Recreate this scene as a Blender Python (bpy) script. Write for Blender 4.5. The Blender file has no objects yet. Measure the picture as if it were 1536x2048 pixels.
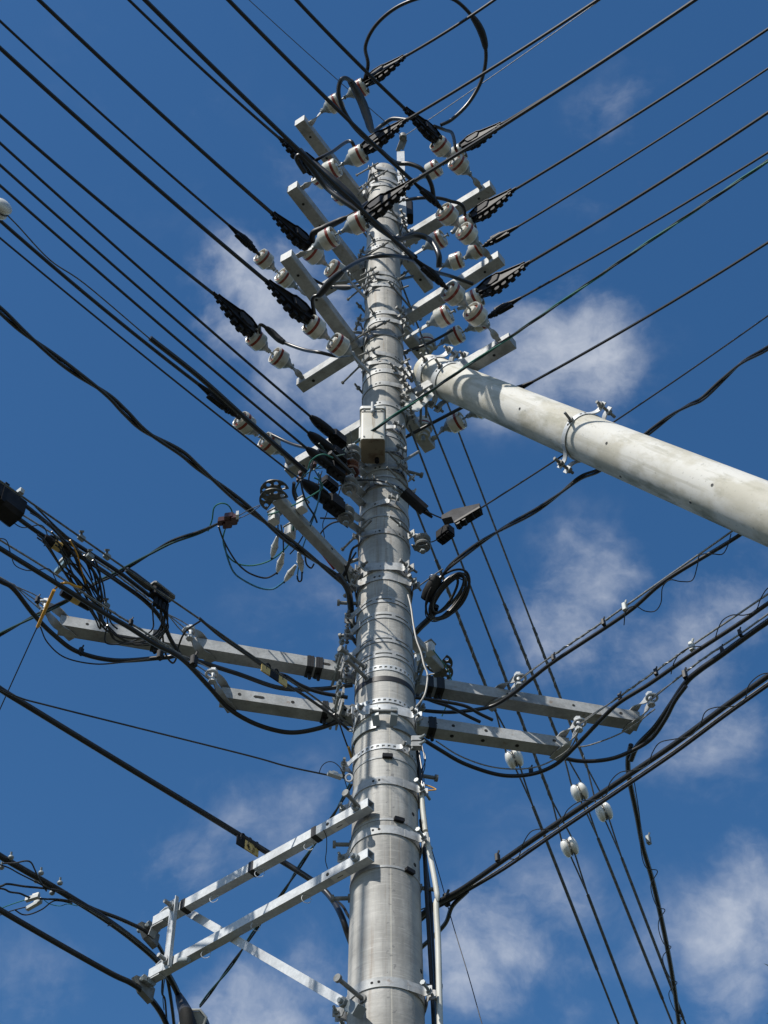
import bpy, math, random
from mathutils import Vector, Matrix
random.seed(7)
SC = bpy.context.scene
COL = SC.collection
R = math.radians
# ---------------------------------------------------------------- camera
F, PITCH, DIST, H0, ROLL = 3400.0, R(52), 5.1, 1.5, R(0.2)
cam_d = bpy.data.cameras.new('camera'); cam = bpy.data.objects.new('camera', cam_d); COL.objects.link(cam)
cam_d.sensor_fit = 'VERTICAL'; cam_d.sensor_height = 24; cam_d.lens = F/2048*24
cam_d.clip_start = .05; cam_d.clip_end = 3000
_r = Vector((1,0,0)); _u = Vector((0,-math.sin(PITCH), math.cos(PITCH))); _f = Vector((0,math.cos(PITCH), math.sin(PITCH)))
_cr = _r*math.cos(ROLL)-_u*math.sin(ROLL); _cu = _r*math.sin(ROLL)+_u*math.cos(ROLL)
CAM = Vector((0,-DIST,H0))
_m = Matrix((_cr,_cu,-_f)).transposed().to_4x4(); _m.translation = CAM
cam.matrix_world = _m
SC.camera = cam
SC.render.resolution_x, SC.render.resolution_y = 768, 1024
# ---------------------------------------------------------------- light and sky
SUN_EL, SUN_AZ = R(46), R(-41)      # azimuth seen from the post, 0 = towards the camera, negative = left
sun_dir = Vector((math.sin(SUN_AZ)*math.cos(SUN_EL), -math.cos(SUN_AZ)*math.cos(SUN_EL), math.sin(SUN_EL)))
sl = bpy.data.lights.new('sun','SUN'); sl.energy = 5.0; sl.angle = R(.53); sl.color = (1,.95,.87)
so = bpy.data.objects.new('sun', sl); COL.objects.link(so)
so.rotation_euler = sun_dir.to_track_quat('Z','Y').to_euler()
SC.view_settings.view_transform = 'Standard'; SC.view_settings.look = 'None'
SC.view_settings.exposure = .2; SC.view_settings.gamma = 1; SC.view_settings.use_curve_mapping = False

def pray(x,y):
    a=(x-768)/F; b=(1024-y)/F
    return (_f + _cr*a + _cu*b)
def P(x,y,z):                      # point at height z seen at that place of the photograph
    d=pray(x,y); t=(z-H0)/d.z; return CAM+d*t
def Q(x,y,wy):                     # the same on the upright plane y = wy
    d=pray(x,y); t=(wy+DIST)/d.y; return CAM+d*t
def HZ(y): return Q(768,y,0).z

world = bpy.data.worlds.new('World'); SC.world = world; world.use_nodes = True
nt = world.node_tree; nt.nodes.clear()
def N(nt_, typ, **kw):
    n = nt_.nodes.new(typ)
    for k,v in kw.items():
        if k.startswith('i_'):
            key=k[2:]
            key = int(key) if key.isdigit() else key.replace('_',' ')
            n.inputs[key].default_value = v
        else: setattr(n,k,v)
    return n
def LK(nt_,a,b): nt_.links.new(a,b)
def MATH(nt_,op,a,b=None,clamp=False):
    n=N(nt_,'ShaderNodeMath',operation=op); n.use_clamp=clamp
    for i,v in enumerate((a,b)):
        if v is None: continue
        if hasattr(v,'is_linked') or hasattr(v,'links'): LK(nt_,v,n.inputs[i])
        else: n.inputs[i].default_value=v
    return n.outputs[0]
wo = N(nt,'ShaderNodeOutputWorld'); bg = N(nt,'ShaderNodeBackground')
sky = N(nt,'ShaderNodeTexSky'); sky.sky_type='NISHITA'; sky.sun_disc=False
sky.sun_elevation=SUN_EL; sky.sun_rotation=math.pi-SUN_AZ if False else R(180)+abs(SUN_AZ)
sky.altitude=0; sky.air_density=1.0; sky.dust_density=.35; sky.ozone_density=2.2
bg.inputs['Strength'].default_value = .07
tc = N(nt,'ShaderNodeTexCoord')
nrm = N(nt,'ShaderNodeVectorMath',operation='NORMALIZE'); LK(nt,tc.outputs['Generated'],nrm.inputs[0])
# thin broken fair-weather clouds: soft patches in fixed directions of the sky, torn up by noise
cl = [(430,570,.034,1.0),(500,620,.045,1.0),(600,700,.05,.85),(690,760,.045,.9),(560,520,.03,.6),(1100,690,.05,1.1),(1190,720,.045,1.0),(1260,740,.035,.5),(1040,780,.04,.6),
 (1235,225,.032,.36),(1300,310,.035,.24),(1160,430,.02,.2),(1180,1170,.05,.55),(1150,1260,.045,.6),(1250,1290,.06,.45),(1400,1250,.06,.5),(1480,1190,.05,.5),(1390,1420,.06,.5),(1300,1400,.05,.35),
 (1000,1890,.05,.75),(930,1960,.045,.65),(1080,1830,.05,.5),(1140,1960,.05,.35),(1440,1870,.05,.55),(1530,1810,.05,.65),(1340,1900,.05,.35),(1450,2020,.04,.55),(520,2020,.05,.7),(620,1960,.04,.5),(420,2010,.04,.5),(700,2000,.05,.4),
 (360,1720,.045,.38),(480,1640,.05,.3),(620,1630,.045,.3),(620,1240,.06,.22),(300,1780,.03,.3),(1520,1620,.04,.3),(310,140,.06,.14),(640,380,.05,.25),(330,320,.06,.12),(60,1980,.05,.25),(900,1400,.06,.12),(1050,1530,.05,.15)]
acc=None
warp=N(nt,'ShaderNodeTexNoise',i_Scale=9.0,i_Detail=5.0,i_Roughness=.6); LK(nt,nrm.outputs[0],warp.inputs['Vector'])
wm=N(nt,'ShaderNodeVectorMath',operation='MULTIPLY_ADD'); wm.inputs[1].default_value=(.07,.07,.07); wm.inputs[2].default_value=(-.035,-.035,-.035)
LK(nt,warp.outputs['Color'],wm.inputs[0])
wadd=N(nt,'ShaderNodeVectorMath',operation='ADD'); LK(nt,nrm.outputs[0],wadd.inputs[0]); LK(nt,wm.outputs[0],wadd.inputs[1])
for (cx,cy,rad,st) in cl:
    d=pray(cx,cy).normalized()
    ds=N(nt,'ShaderNodeVectorMath',operation='DISTANCE'); LK(nt,wadd.outputs[0],ds.inputs[0]); ds.inputs[1].default_value=d
    mr=N(nt,'ShaderNodeMapRange',interpolation_type='SMOOTHSTEP'); LK(nt,ds.outputs['Value'],mr.inputs[0])
    mr.inputs[1].default_value=0; mr.inputs[2].default_value=rad*1.25; mr.inputs[3].default_value=st; mr.inputs[4].default_value=0
    acc = mr.outputs[0] if acc is None else MATH(nt,'MAXIMUM',acc,mr.outputs[0])
n1=N(nt,'ShaderNodeTexNoise',i_Scale=13.0,i_Detail=11.0,i_Roughness=.56,i_Distortion=.35); LK(nt,nrm.outputs[0],n1.inputs['Vector'])
n1b=N(nt,'ShaderNodeTexNoise',i_Scale=34.0,i_Detail=10.0,i_Roughness=.62); LK(nt,wadd.outputs[0],n1b.inputs['Vector'])
fm=N(nt,'ShaderNodeMapping'); fm.inputs['Rotation'].default_value=(.5,.3,.75); fm.inputs['Scale'].default_value=(9,30,18); LK(nt,wadd.outputs[0],fm.inputs[0])
n1c=N(nt,'ShaderNodeTexNoise',i_Scale=1.0,i_Detail=9.0,i_Roughness=.6); LK(nt,fm.outputs[0],n1c.inputs['Vector'])
nn_=MATH(nt,'ADD',MATH(nt,'MULTIPLY',n1.outputs[0],.5),MATH(nt,'ADD',MATH(nt,'MULTIPLY',n1b.outputs[0],.22),MATH(nt,'MULTIPLY',n1c.outputs[0],.28)))
dens=MATH(nt,'ADD',acc,MATH(nt,'MULTIPLY',MATH(nt,'SUBTRACT',nn_,.5),4.2))
m1=N(nt,'ShaderNodeMapRange',interpolation_type='SMOOTHSTEP'); LK(nt,dens,m1.inputs[0]); m1.inputs[1].default_value=.0; m1.inputs[2].default_value=1.75; m1.inputs[4].default_value=.92
cf = MATH(nt,'MULTIPLY',m1.outputs[0],MATH(nt,'MULTIPLY',acc,2.2,True),True)
# cloud elsewhere in the sky, where the photograph does not look
n2=N(nt,'ShaderNodeTexNoise',i_Scale=3.0,i_Detail=8.0,i_Roughness=.6); LK(nt,nrm.outputs[0],n2.inputs['Vector'])
m2=N(nt,'ShaderNodeMapRange'); LK(nt,n2.outputs[0],m2.inputs[0]); m2.inputs[1].default_value=.5; m2.inputs[2].default_value=.8; m2.inputs[3].default_value=0; m2.inputs[4].default_value=.5
dt=N(nt,'ShaderNodeVectorMath',operation='DOT_PRODUCT'); LK(nt,nrm.outputs[0],dt.inputs[0]); dt.inputs[1].default_value=_f
m3=N(nt,'ShaderNodeMapRange'); LK(nt,dt.outputs['Value'],m3.inputs[0]); m3.inputs[1].default_value=.80; m3.inputs[2].default_value=.90; m3.inputs[3].default_value=1; m3.inputs[4].default_value=0
cf = MATH(nt,'ADD',cf,MATH(nt,'MULTIPLY',m2.outputs[0],m3.outputs[0]),True)
hs=N(nt,'ShaderNodeHueSaturation'); hs.inputs['Saturation'].default_value=1.27; hs.inputs['Value'].default_value=1.62
LK(nt,sky.outputs[0],hs.inputs['Color'])
mix=N(nt,'ShaderNodeMixRGB'); LK(nt,cf,mix.inputs[0]); LK(nt,hs.outputs[0],mix.inputs[1]); mix.inputs[2].default_value=(9.3,9.7,10.4,1)
LK(nt,mix.outputs[0],bg.inputs[0]); LK(nt,bg.outputs[0],wo.inputs[0])

# ---------------------------------------------------------------- materials
MT={}
def mat(name, col, rough=.5, metal=0, spec=.5, n=None, coat=0, vary=0):
    """n: list of (scale vec, detail, lo, hi, colour, strength) stain layers in object coordinates"""
    m=bpy.data.materials.new(name); m.use_nodes=True; t=m.node_tree; b=t.nodes['Principled BSDF']
    b.inputs['Roughness'].default_value=rough; b.inputs['Metallic'].default_value=metal
    b.inputs['Specular IOR Level'].default_value=spec
    if coat: b.inputs['Coat Weight'].default_value=coat
    src=None
    tcn=N(t,'ShaderNodeTexCoord'); oi=N(t,'ShaderNodeObjectInfo'); rnd=MATH(t,'MULTIPLY',oi.outputs['Random'],9.0)
    for k,(sc,det,lo,hi,c2,st) in enumerate(n or []):
        mp=N(t,'ShaderNodeMapping'); mp.inputs['Scale'].default_value=sc; mp.inputs['Location'].default_value=(k*3.1,k*1.7,k*2.3)
        va=N(t,'ShaderNodeVectorMath',operation='ADD'); LK(t,tcn.outputs['Object'],va.inputs[0]); LK(t,rnd,va.inputs[1]); LK(t,va.outputs[0],mp.inputs[0])
        nz=N(t,'ShaderNodeTexNoise',i_Scale=1.0,i_Detail=det,i_Roughness=.6); LK(t,mp.outputs[0],nz.inputs['Vector'])
        mr=N(t,'ShaderNodeMapRange'); LK(t,nz.outputs[0],mr.inputs[0]); mr.inputs[1].default_value=lo; mr.inputs[2].default_value=hi; mr.inputs[4].default_value=st
        mx=N(t,'ShaderNodeMixRGB'); LK(t,mr.outputs[0],mx.inputs[0])
        if src is None: mx.inputs[1].default_value=(*col,1)
        else: LK(t,src,mx.inputs[1])
        mx.inputs[2].default_value=(*c2,1); src=mx.outputs[0]
    if vary and src is not None:
        mr=N(t,'ShaderNodeMapRange'); LK(t,oi.outputs['Random'],mr.inputs[0]); mr.inputs[3].default_value=1-vary; mr.inputs[4].default_value=1
        hv=N(t,'ShaderNodeHueSaturation'); LK(t,mr.outputs[0],hv.inputs['Value']); LK(t,src,hv.inputs['Color']); src=hv.outputs[0]
    if src is None: b.inputs['Base Color'].default_value=(*col,1)
    else: LK(t,src,b.inputs['Base Color'])
    MT[name]=m; m['_src']=0
    return m,t,b,tcn,src
mat('galvanised steel',(.37,.38,.38),.65,.2,.35,[((75,75,75),3,.42,.6,(.44,.45,.45),.85),((8,8,8),7,.46,.68,(.20,.205,.20),.75),((30,30,30),5,.6,.72,(.2,.13,.08),.6)],vary=.15)
mat('dull steel',(.15,.155,.15),.6,.15,.5,[((30,30,30),4,.45,.7,(.3,.3,.29),.7),((60,60,60),3,.55,.75,(.16,.12,.08),.5)])
mat('bright steel',(.46,.48,.49),.6,.2,.35,[((70,70,70),3,.42,.62,(.55,.57,.58),.8),((7,7,9),7,.47,.7,(.30,.31,.32),.7)])
mat('porcelain',(.64,.63,.56),.16,0,.5,[((8,8,8),4,.45,.8,(.5,.49,.42),.7),((18,18,30),6,.5,.68,(.30,.28,.22),.6)],coat=.2,vary=.28)
mat('guy porcelain',(.72,.71,.66),.2,0,.5,[((3,3,3),2,.5,.8,(.62,.6,.53),.6)],coat=.2)
mat('red glaze',(.20,.03,.016),.25)
mat('brown glaze',(.10,.03,.015),.25)
mat('iron cap',(.21,.235,.24),.45,.1,.5,[((25,25,25),4,.45,.75,(.36,.38,.38),.6)])
mat('black sheath',(.011,.011,.012),.36,0,.5,[((12,12,12),4,.5,.8,(.03,.03,.031),.6)])
mat('black cover',(.009,.009,.010),.5,0,.2,[((9,9,9),5,.5,.75,(.035,.032,.034),.8)],vary=.3)
mat('worn black cover',(.045,.045,.048),.7,0,.12,[((9,9,9),5,.45,.7,(.1,.1,.105),.8)])
mat('black tape',(.009,.009,.01),.55)
mat('steel strand',(.17,.175,.175),.45,.4,.5,[((90,90,90),2,.4,.6,(.3,.3,.3),.8)])
mat('dark strand',(.06,.062,.058),.5,.3,.5,[((60,60,60),2,.4,.6,(.14,.14,.13),.7)])
mat('green sheath',(.02,.15,.11),.4)
mat('blue sheath',(.03,.16,.28),.4)
mat('green black sheath',(.012,.05,.045),.4)
mat('pale grey paint',(.58,.58,.55),.42,0,.5,[((7,7,7),5,.5,.8,(.42,.41,.36),.6)])
mat('grey plastic',(.42,.44,.43),.5,0,.5,[((20,20,20),4,.5,.75,(.32,.33,.32),.7)])
mat('pipe plastic',(.50,.50,.46),.5,0,.35,[((9,9,3),6,.45,.68,(.36,.35,.29),.8)])
mat('rusty underside',(.22,.185,.125),.6,0,.4,[((14,14,14),6,.5,.65,(.09,.045,.02),.9),((5,5,5),4,.5,.7,(.26,.2,.13),.6)])
mat('yellow tag',(.52,.38,.13),.5,0,.5,[((15,15,15),4,.45,.75,(.42,.28,.08),.6)])
mat('yellow guard',(.62,.32,.03),.45)
mat('red tape',(.4,.02,.03),.4)
mat('maroon plastic',(.055,.018,.016),.4)
mat('blue grey plastic',(.16,.25,.3),.45)
mat('box paint',(.50,.49,.44),.5,0,.4,[((5,5,5),6,.45,.68,(.38,.36,.3),.7),((40,40,3),5,.58,.68,(.25,.19,.12),.6)])
mat('white cord',(.2,.195,.18),.5)
mat('black ink',(.01,.01,.01),.6)
mat('dark hole',(.012,.012,.012),.9)
mat('bark',(.11,.08,.055),.85,0,.3,[((8,8,2),6,.4,.7,(.05,.04,.03),.9)])
mat('leaf green',(.15,.2,.025),.45,0,.4,[((4,4,4),3,.4,.7,(.17,.2,.02),.8)])
mat('asphalt',(.06,.06,.058),.9,0,.3,[((40,40,40),4,.4,.7,(.09,.09,.085),.8)])
mat('ground',(.05,.055,.035),.95,0,.2,[((.3,.3,.3),8,.4,.65,(.035,.05,.02),.9),((5,5,5),5,.4,.7,(.08,.07,.055),.7)])
# concrete of the main pole: fine horizontal brushing, darker blotches, upright streaks (water stains plus shadow bands painted into the colour), casting seam
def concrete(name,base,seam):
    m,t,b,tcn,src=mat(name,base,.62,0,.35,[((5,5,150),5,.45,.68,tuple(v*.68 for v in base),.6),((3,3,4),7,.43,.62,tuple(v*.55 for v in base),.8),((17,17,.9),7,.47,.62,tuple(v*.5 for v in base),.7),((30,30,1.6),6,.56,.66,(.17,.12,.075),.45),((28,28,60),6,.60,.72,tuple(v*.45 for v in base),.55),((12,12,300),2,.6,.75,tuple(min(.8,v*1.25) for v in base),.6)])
    if seam:
        sep=N(t,'ShaderNodeSeparateXYZ'); LK(t,tcn.outputs['Object'],sep.inputs[0])
        an=MATH(t,'ARCTAN2',sep.outputs[0],MATH(t,'MULTIPLY',sep.outputs[1],-1))
        d=MATH(t,'ABSOLUTE',MATH(t,'SUBTRACT',an,.15))
        l=MATH(t,'LESS_THAN',d,.018)
        mx=N(t,'ShaderNodeMixRGB'); LK(t,MATH(t,'MULTIPLY',l,.35),mx.inputs[0]); LK(t,src,mx.inputs[1]); mx.inputs[2].default_value=(.62,.58,.48,1)
        # pitting along the seam
        mp=N(t,'ShaderNodeMapping'); mp.inputs['Scale'].default_value=(45,45,70); LK(t,tcn.outputs['Object'],mp.inputs[0])
        vz=N(t,'ShaderNodeTexNoise',i_Scale=1.0,i_Detail=3.0); LK(t,mp.outputs[0],vz.inputs['Vector'])
        pit=MATH(t,'GREATER_THAN',vz.outputs[0],.62); near=MATH(t,'LESS_THAN',d,.13)
        mx2=N(t,'ShaderNodeMixRGB'); LK(t,MATH(t,'MULTIPLY',MATH(t,'MULTIPLY',pit,near),.55),mx2.inputs[0]); LK(t,mx.outputs[0],mx2.inputs[1]); mx2.inputs[2].default_value=(.12,.12,.12,1)
        LK(t,mx2.outputs[0],b.inputs['Base Color'])
    nz=N(t,'ShaderNodeTexNoise',i_Scale=60.0,i_Detail=6.0); LK(t,tcn.outputs['Object'],nz.inputs['Vector'])
    bp=N(t,'ShaderNodeBump',i_Strength=.25,i_Distance=.004); LK(t,nz.outputs[0],bp.inputs['Height']); LK(t,bp.outputs[0],b.inputs['Normal'])
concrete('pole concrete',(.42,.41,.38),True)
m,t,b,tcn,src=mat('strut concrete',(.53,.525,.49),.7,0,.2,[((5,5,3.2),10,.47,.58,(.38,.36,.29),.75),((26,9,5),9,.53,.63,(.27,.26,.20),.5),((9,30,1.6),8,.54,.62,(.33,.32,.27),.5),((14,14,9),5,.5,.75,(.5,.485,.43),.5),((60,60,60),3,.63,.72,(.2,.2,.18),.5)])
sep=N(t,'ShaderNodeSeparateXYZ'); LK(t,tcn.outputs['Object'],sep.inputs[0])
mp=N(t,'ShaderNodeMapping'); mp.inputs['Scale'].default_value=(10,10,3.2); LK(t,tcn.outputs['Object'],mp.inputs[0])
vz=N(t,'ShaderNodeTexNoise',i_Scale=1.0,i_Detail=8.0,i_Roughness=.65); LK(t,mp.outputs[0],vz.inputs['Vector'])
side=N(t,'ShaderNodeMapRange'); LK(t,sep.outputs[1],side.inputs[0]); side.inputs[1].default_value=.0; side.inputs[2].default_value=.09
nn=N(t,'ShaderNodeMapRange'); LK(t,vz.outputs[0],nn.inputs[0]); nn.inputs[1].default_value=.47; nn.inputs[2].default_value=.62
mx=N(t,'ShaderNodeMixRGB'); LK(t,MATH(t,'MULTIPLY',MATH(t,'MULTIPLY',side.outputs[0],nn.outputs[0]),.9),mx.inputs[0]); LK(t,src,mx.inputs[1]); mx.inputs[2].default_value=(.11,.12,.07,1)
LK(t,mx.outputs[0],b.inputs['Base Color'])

# ---------------------------------------------------------------- mesh helpers (all in world coordinates)
def onb(d, up=None):
    d=Vector(d).normalized()
    up=Vector(up) if up is not None else Vector((0,0,1))
    if abs(d.dot(up.normalized()))>.98: up=Vector((0,1,0)) if abs(d.y)<.9 else Vector((1,0,0))
    x=up.cross(d).normalized(); y=d.cross(x).normalized()
    return x,y,d
class MB:
    def __init__(s): s.v=[]; s.f=[]
    def add(s,vs,fs):
        o=len(s.v); s.v+= [Vector(v) for v in vs]; s.f+= [tuple(i+o for i in f) for f in fs]; return s
    def box(s,c,ax,h,ch=0):
        c=Vector(c); a,b,d=[Vector(v).normalized() for v in ax]
        if ch<=0:
            vs=[c+a*(h[0]*i)+b*(h[1]*j)+d*(h[2]*k) for k in (-1,1) for j in (-1,1) for i in (-1,1)]
            return s.add(vs,[(0,2,3,1),(4,5,7,6),(0,1,5,4),(2,6,7,3),(0,4,6,2),(1,3,7,5)])
        pr=[(-h[0]+ch,-h[1]),(h[0]-ch,-h[1]),(h[0],-h[1]+ch),(h[0],h[1]-ch),(h[0]-ch,h[1]),(-h[0]+ch,h[1]),(-h[0],h[1]-ch),(-h[0],-h[1]+ch)]
        return s.prism([c+a*x+b*y-d*h[2] for x,y in pr], d*(2*h[2]))
    def beam(s,p,q,w,h,up=(0,0,1),ch=0):
        p=Vector(p);q=Vector(q); x,y,d=onb(q-p,up)
        return s.box((p+q)/2,(x,y,d),(w/2,h/2,(q-p).length/2),ch)
    def prism(s,pts,ext):
        n=len(pts); ext=Vector(ext)
        return s.add([Vector(p) for p in pts]+[Vector(p)+ext for p in pts],[tuple(range(n-1,-1,-1)),tuple(range(n,2*n))]+[(i,(i+1)%n,(i+1)%n+n,i+n) for i in range(n)])
    def cyl(s,p,q,r,n=12,r2=None):
        p=Vector(p);q=Vector(q);x,y,d=onb(q-p); r2=r if r2 is None else r2
        vs=[p+(x*math.cos(a)+y*math.sin(a))*r for a in [2*math.pi*i/n for i in range(n)]]+[q+(x*math.cos(a)+y*math.sin(a))*r2 for a in [2*math.pi*i/n for i in range(n)]]
        return s.add(vs,[tuple(range(n-1,-1,-1)),tuple(range(n,2*n))]+[(i,(i+1)%n,(i+1)%n+n,i+n) for i in range(n)])
    def lathe(s,prof,p,d,n=24,up=None):
        p=Vector(p);x,y,d=onb(d,up); vs=[];fs=[]
        for (r,h) in prof:
            for i in range(n):
                a=2*math.pi*i/n; vs.append(p+d*h+(x*math.cos(a)+y*math.sin(a))*max(r,.0002))
        for k in range(len(prof)-1):
            for i in range(n): j=(i+1)%n; fs.append((k*n+i,k*n+j,(k+1)*n+j,(k+1)*n+i))
        fs.append(tuple(range(n-1,-1,-1))); m=(len(prof)-1)*n; fs.append(tuple(m+i for i in range(n)))
        return s.add(vs,fs)
    def tube(s,pts,r,n=8):
        pts=[Vector(p) for p in pts]; L=len(pts); vs=[];fs=[]
        rs=r if isinstance(r,(list,tuple)) else [r]*L
        T=[(pts[min(i+1,L-1)]-pts[max(i-1,0)]).normalized() for i in range(L)]
        x,y,_=onb(T[0])
        for i in range(L):
            x=(x-T[i]*x.dot(T[i])).normalized(); y=T[i].cross(x)
            for k in range(n):
                a=2*math.pi*k/n; vs.append(pts[i]+(x*math.cos(a)+y*math.sin(a))*rs[i])
        for i in range(L-1):
            for k in range(n): j=(k+1)%n; fs.append((i*n+k,i*n+j,(i+1)*n+j,(i+1)*n+k))
        fs.append(tuple(range(n-1,-1,-1))); fs.append(tuple((L-1)*n+k for k in range(n)))
        return s.add(vs,fs)
    def ribbon(s,pts,widths,nrm,th):
        """flat bar through pts; nrm list = direction of its width at each point"""
        pts=[Vector(p) for p in pts];L=len(pts);vs=[];fs=[]
        for i in range(L):
            T=(pts[min(i+1,L-1)]-pts[max(i-1,0)]).normalized(); w=Vector(nrm[i]); w=(w-T*w.dot(T)).normalized(); u=T.cross(w)
            for a,b_ in ((-1,-1),(1,-1),(1,1),(-1,1)): vs.append(pts[i]+w*(a*widths[i]/2)+u*(b_*th/2))
        for i in range(L-1):
            for k in range(4): j=(k+1)%4; fs.append((i*4+k,i*4+j,i*4+4+j,i*4+4+k))
        fs.append((3,2,1,0)); m=(L-1)*4; fs.append((m,m+1,m+2,m+3))
        return s.add(vs,fs)
    def nut(s,p,d,r,h):
        p=Vector(p); return s.cyl(p,p+Vector(d).normalized()*h,r,6)
    def sphere(s,c,r,n=12,sc=(1,1,1),ax=None):
        c=Vector(c); X,Y,Zz=ax or (Vector((1,0,0)),Vector((0,1,0)),Vector((0,0,1)))
        vs=[];fs=[];m=n//2
        for j in range(1,m):
            th=math.pi*j/m
            for i in range(n):
                a=2*math.pi*i/n; vs.append(c+X*(r*sc[0]*math.sin(th)*math.cos(a))+Y*(r*sc[1]*math.sin(th)*math.sin(a))+Zz*(r*sc[2]*math.cos(th)))
        t0=len(vs); vs+=[c+Zz*r*sc[2],c-Zz*r*sc[2]]
        for j in range(m-2):
            for i in range(n): k=(i+1)%n; fs.append((j*n+i,(j+1)*n+i,(j+1)*n+k,j*n+k))
        for i in range(n): k=(i+1)%n; fs.append((t0,i,k)); fs.append((t0+1,(m-2)*n+k,(m-2)*n+i))
        return s.add(vs,fs)
def smooth_path(pts,k=8):
    pts=[Vector(p) for p in pts]
    if len(pts)<3: 
        return [pts[0].lerp(pts[-1],i/k) for i in range(k+1)]
    q=[pts[0]*2-pts[1]]+pts+[pts[-1]*2-pts[-2]]; out=[]
    for i in range(1,len(q)-2):
        p0,p1,p2,p3=q[i-1:i+3]
        for j in range(k):
            t=j/k; out.append(.5*((2*p1)+(p2-p0)*t+(2*p0-5*p1+4*p2-p3)*t*t+(3*p1-p0-3*p2+p3)*t**3))
    out.append(pts[-1]); return out

INV={}
def thing(name,label,cat,loc,group=None,M=None):
    o=bpy.data.objects.new(name,None); COL.objects.link(o); o.empty_display_size=.05
    Mx=M if M is not None else Matrix.Translation(Vector(loc))
    o.matrix_world=Mx; INV[o.name]=Mx
    o['label']=label; o['category']=cat
    if group: o['group']=group
    return o
def islands(mb):
    par=list(range(len(mb.v)))
    def fd(a):
        while par[a]!=a: par[a]=par[par[a]]; a=par[a]
        return a
    for f in mb.f:
        r0=fd(f[0])
        for i in f[1:]: par[fd(i)]=r0
    g={}
    for i in range(len(mb.v)): g.setdefault(fd(i),[]).append(i)
    gs=[]
    for ids in g.values():
        lo=[min(mb.v[i][k] for i in ids)-.0015 for k in range(3)]; hi=[max(mb.v[i][k] for i in ids)+.0015 for k in range(3)]
        gs.append([set(ids),lo,hi])
    ch=True
    while ch:
        ch=False
        for i in range(len(gs)):
            for j in range(i+1,len(gs)):
                A,B=gs[i],gs[j]
                if all(A[1][k]<=B[2][k] and B[1][k]<=A[2][k] for k in range(3)):
                    A[0]|=B[0]; A[1]=[min(a,b) for a,b in zip(A[1],B[1])]; A[2]=[max(a,b) for a,b in zip(A[2],B[2])]; gs.pop(j); ch=True; break
            if ch: break
    if len(gs)<2: return [mb]
    out=[]
    for ids,_,_2 in gs:
        m=MB(); mp={}
        for i in sorted(ids): mp[i]=len(m.v); m.v.append(mb.v[i])
        m.f=[tuple(mp[i] for i in f) for f in mb.f if f[0] in ids]; out.append(m)
    return out
def mk(name,mb,mt,parent=None,**k):
    if parent is None or name in ('strap','adjusting_hole_row'): return mk1(name,mb,mt,parent,**k)
    r=None
    for m_ in islands(mb): r=mk1(name,m_,mt,parent,**k)
    return r
def mk1(name,mb,mt,parent=None,smooth=True,label=None,cat=None,group=None,kind=None,M=None,origin=None):
    if parent is not None: Mw=INV[parent.name]
    elif M is not None: Mw=M
    else: Mw=Matrix.Translation(Vector(origin) if origin is not None else mb.v[0])
    inv=Mw.inverted()
    me=bpy.data.meshes.new(name); me.from_pydata([inv@v for v in mb.v],[],mb.f); me.update()
    if smooth:
        me.polygons.foreach_set('use_smooth',[True]*len(me.polygons)); me.set_sharp_from_angle(angle=R(38))
    me.materials.append(MT[mt])
    o=bpy.data.objects.new(name,me); COL.objects.link(o)
    if parent is not None:
        o.parent=parent; INV[o.name]=Mw
    else:
        o.matrix_world=Mw; INV[o.name]=Mw
    if label: o['label']=label
    if cat: o['category']=cat
    if group: o['group']=group
    if kind: o['kind']=kind
    return o
def sub(name,mb,mt,parent,**k):       # a part of a part: the parent's own mesh sits at the thing's frame
    return mk(name,mb,mt,parent,**k)
def copy_thing(o,M,label,group=None):
    c=o.copy(); COL.objects.link(c); c.matrix_world=M; c['label']=label; INV[c.name]=M
    if group: c['group']=group
    def rec(src,dst):
        for ch in list(src.children):
            d=ch.copy(); COL.objects.link(d); d.parent=dst; rec(ch,d)
    rec(o,c); return c
def solo(name,mb,mt,label,cat,group=None,**k): return mk(name,mb,mt,None,label=label,cat=cat,group=group,**k)

# ---------------------------------------------------------------- ground
g=MB(); n=24
for j in range(n+1):
    for i in range(n+1):
        x=(i/n-.5)*1600; y=(j/n-.5)*1600; g.v.append(Vector((x,y,0)))
for j in range(n):
    for i in range(n): a=j*(n+1)+i; g.f.append((a,a+1,a+n+2,a+n+1))
mk('ground',g,'ground',kind='structure',origin=(0,0,0))
r_=MB().box((0,-7,-.036),((1,0,0),(0,1,0),(0,0,1)),(300,3.6,.04)); mk('road',r_,'asphalt',kind='structure',origin=(0,-7,0))
r_=MB().box((0,-2.2,-.04),((1,0,0),(0,1,0),(0,0,1)),(300,.9,.15)); mk('pavement',r_,'asphalt',kind='structure',origin=(0,-2.2,0))

# ---------------------------------------------------------------- the main pole
TOPZ=11.60
def rp(z): return .0945+(TOPZ-z)/150
def az(a): return Vector((math.sin(a),-math.cos(a),0))
pole=thing('utility_pole','tall weathered grey concrete pole upright in the middle, ringed with steel bands','pole',(0,0,0))
mb=MB(); prof=[(rp(z),z) for z in (0,1,3,5,7,9,10.5,11.5)]+[(rp(TOPZ)+.0,TOPZ-.012),(rp(TOPZ)-.004,TOPZ-.003),(rp(TOPZ)-.014,TOPZ),(.02,TOPZ+.012)]
mb.lathe(prof,(0,0,0),(0,0,1),72)
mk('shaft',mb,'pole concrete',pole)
mb=MB()                                            # sockets for climbing bolts
for y,a in ((1654,.98),(1755,1.0),(1540,-.75),(640,.75),(575,.98),(515,-.6),(1960,1.2),(800,.9),(880,-.9)):
    z=HZ(y); p=az(a)*(rp(z)-.004)+Vector((0,0,z)); mb.cyl(p,p+az(a)*.0055,.0085,10)
mk('bolt_socket',mb,'dark hole',pole)
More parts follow.
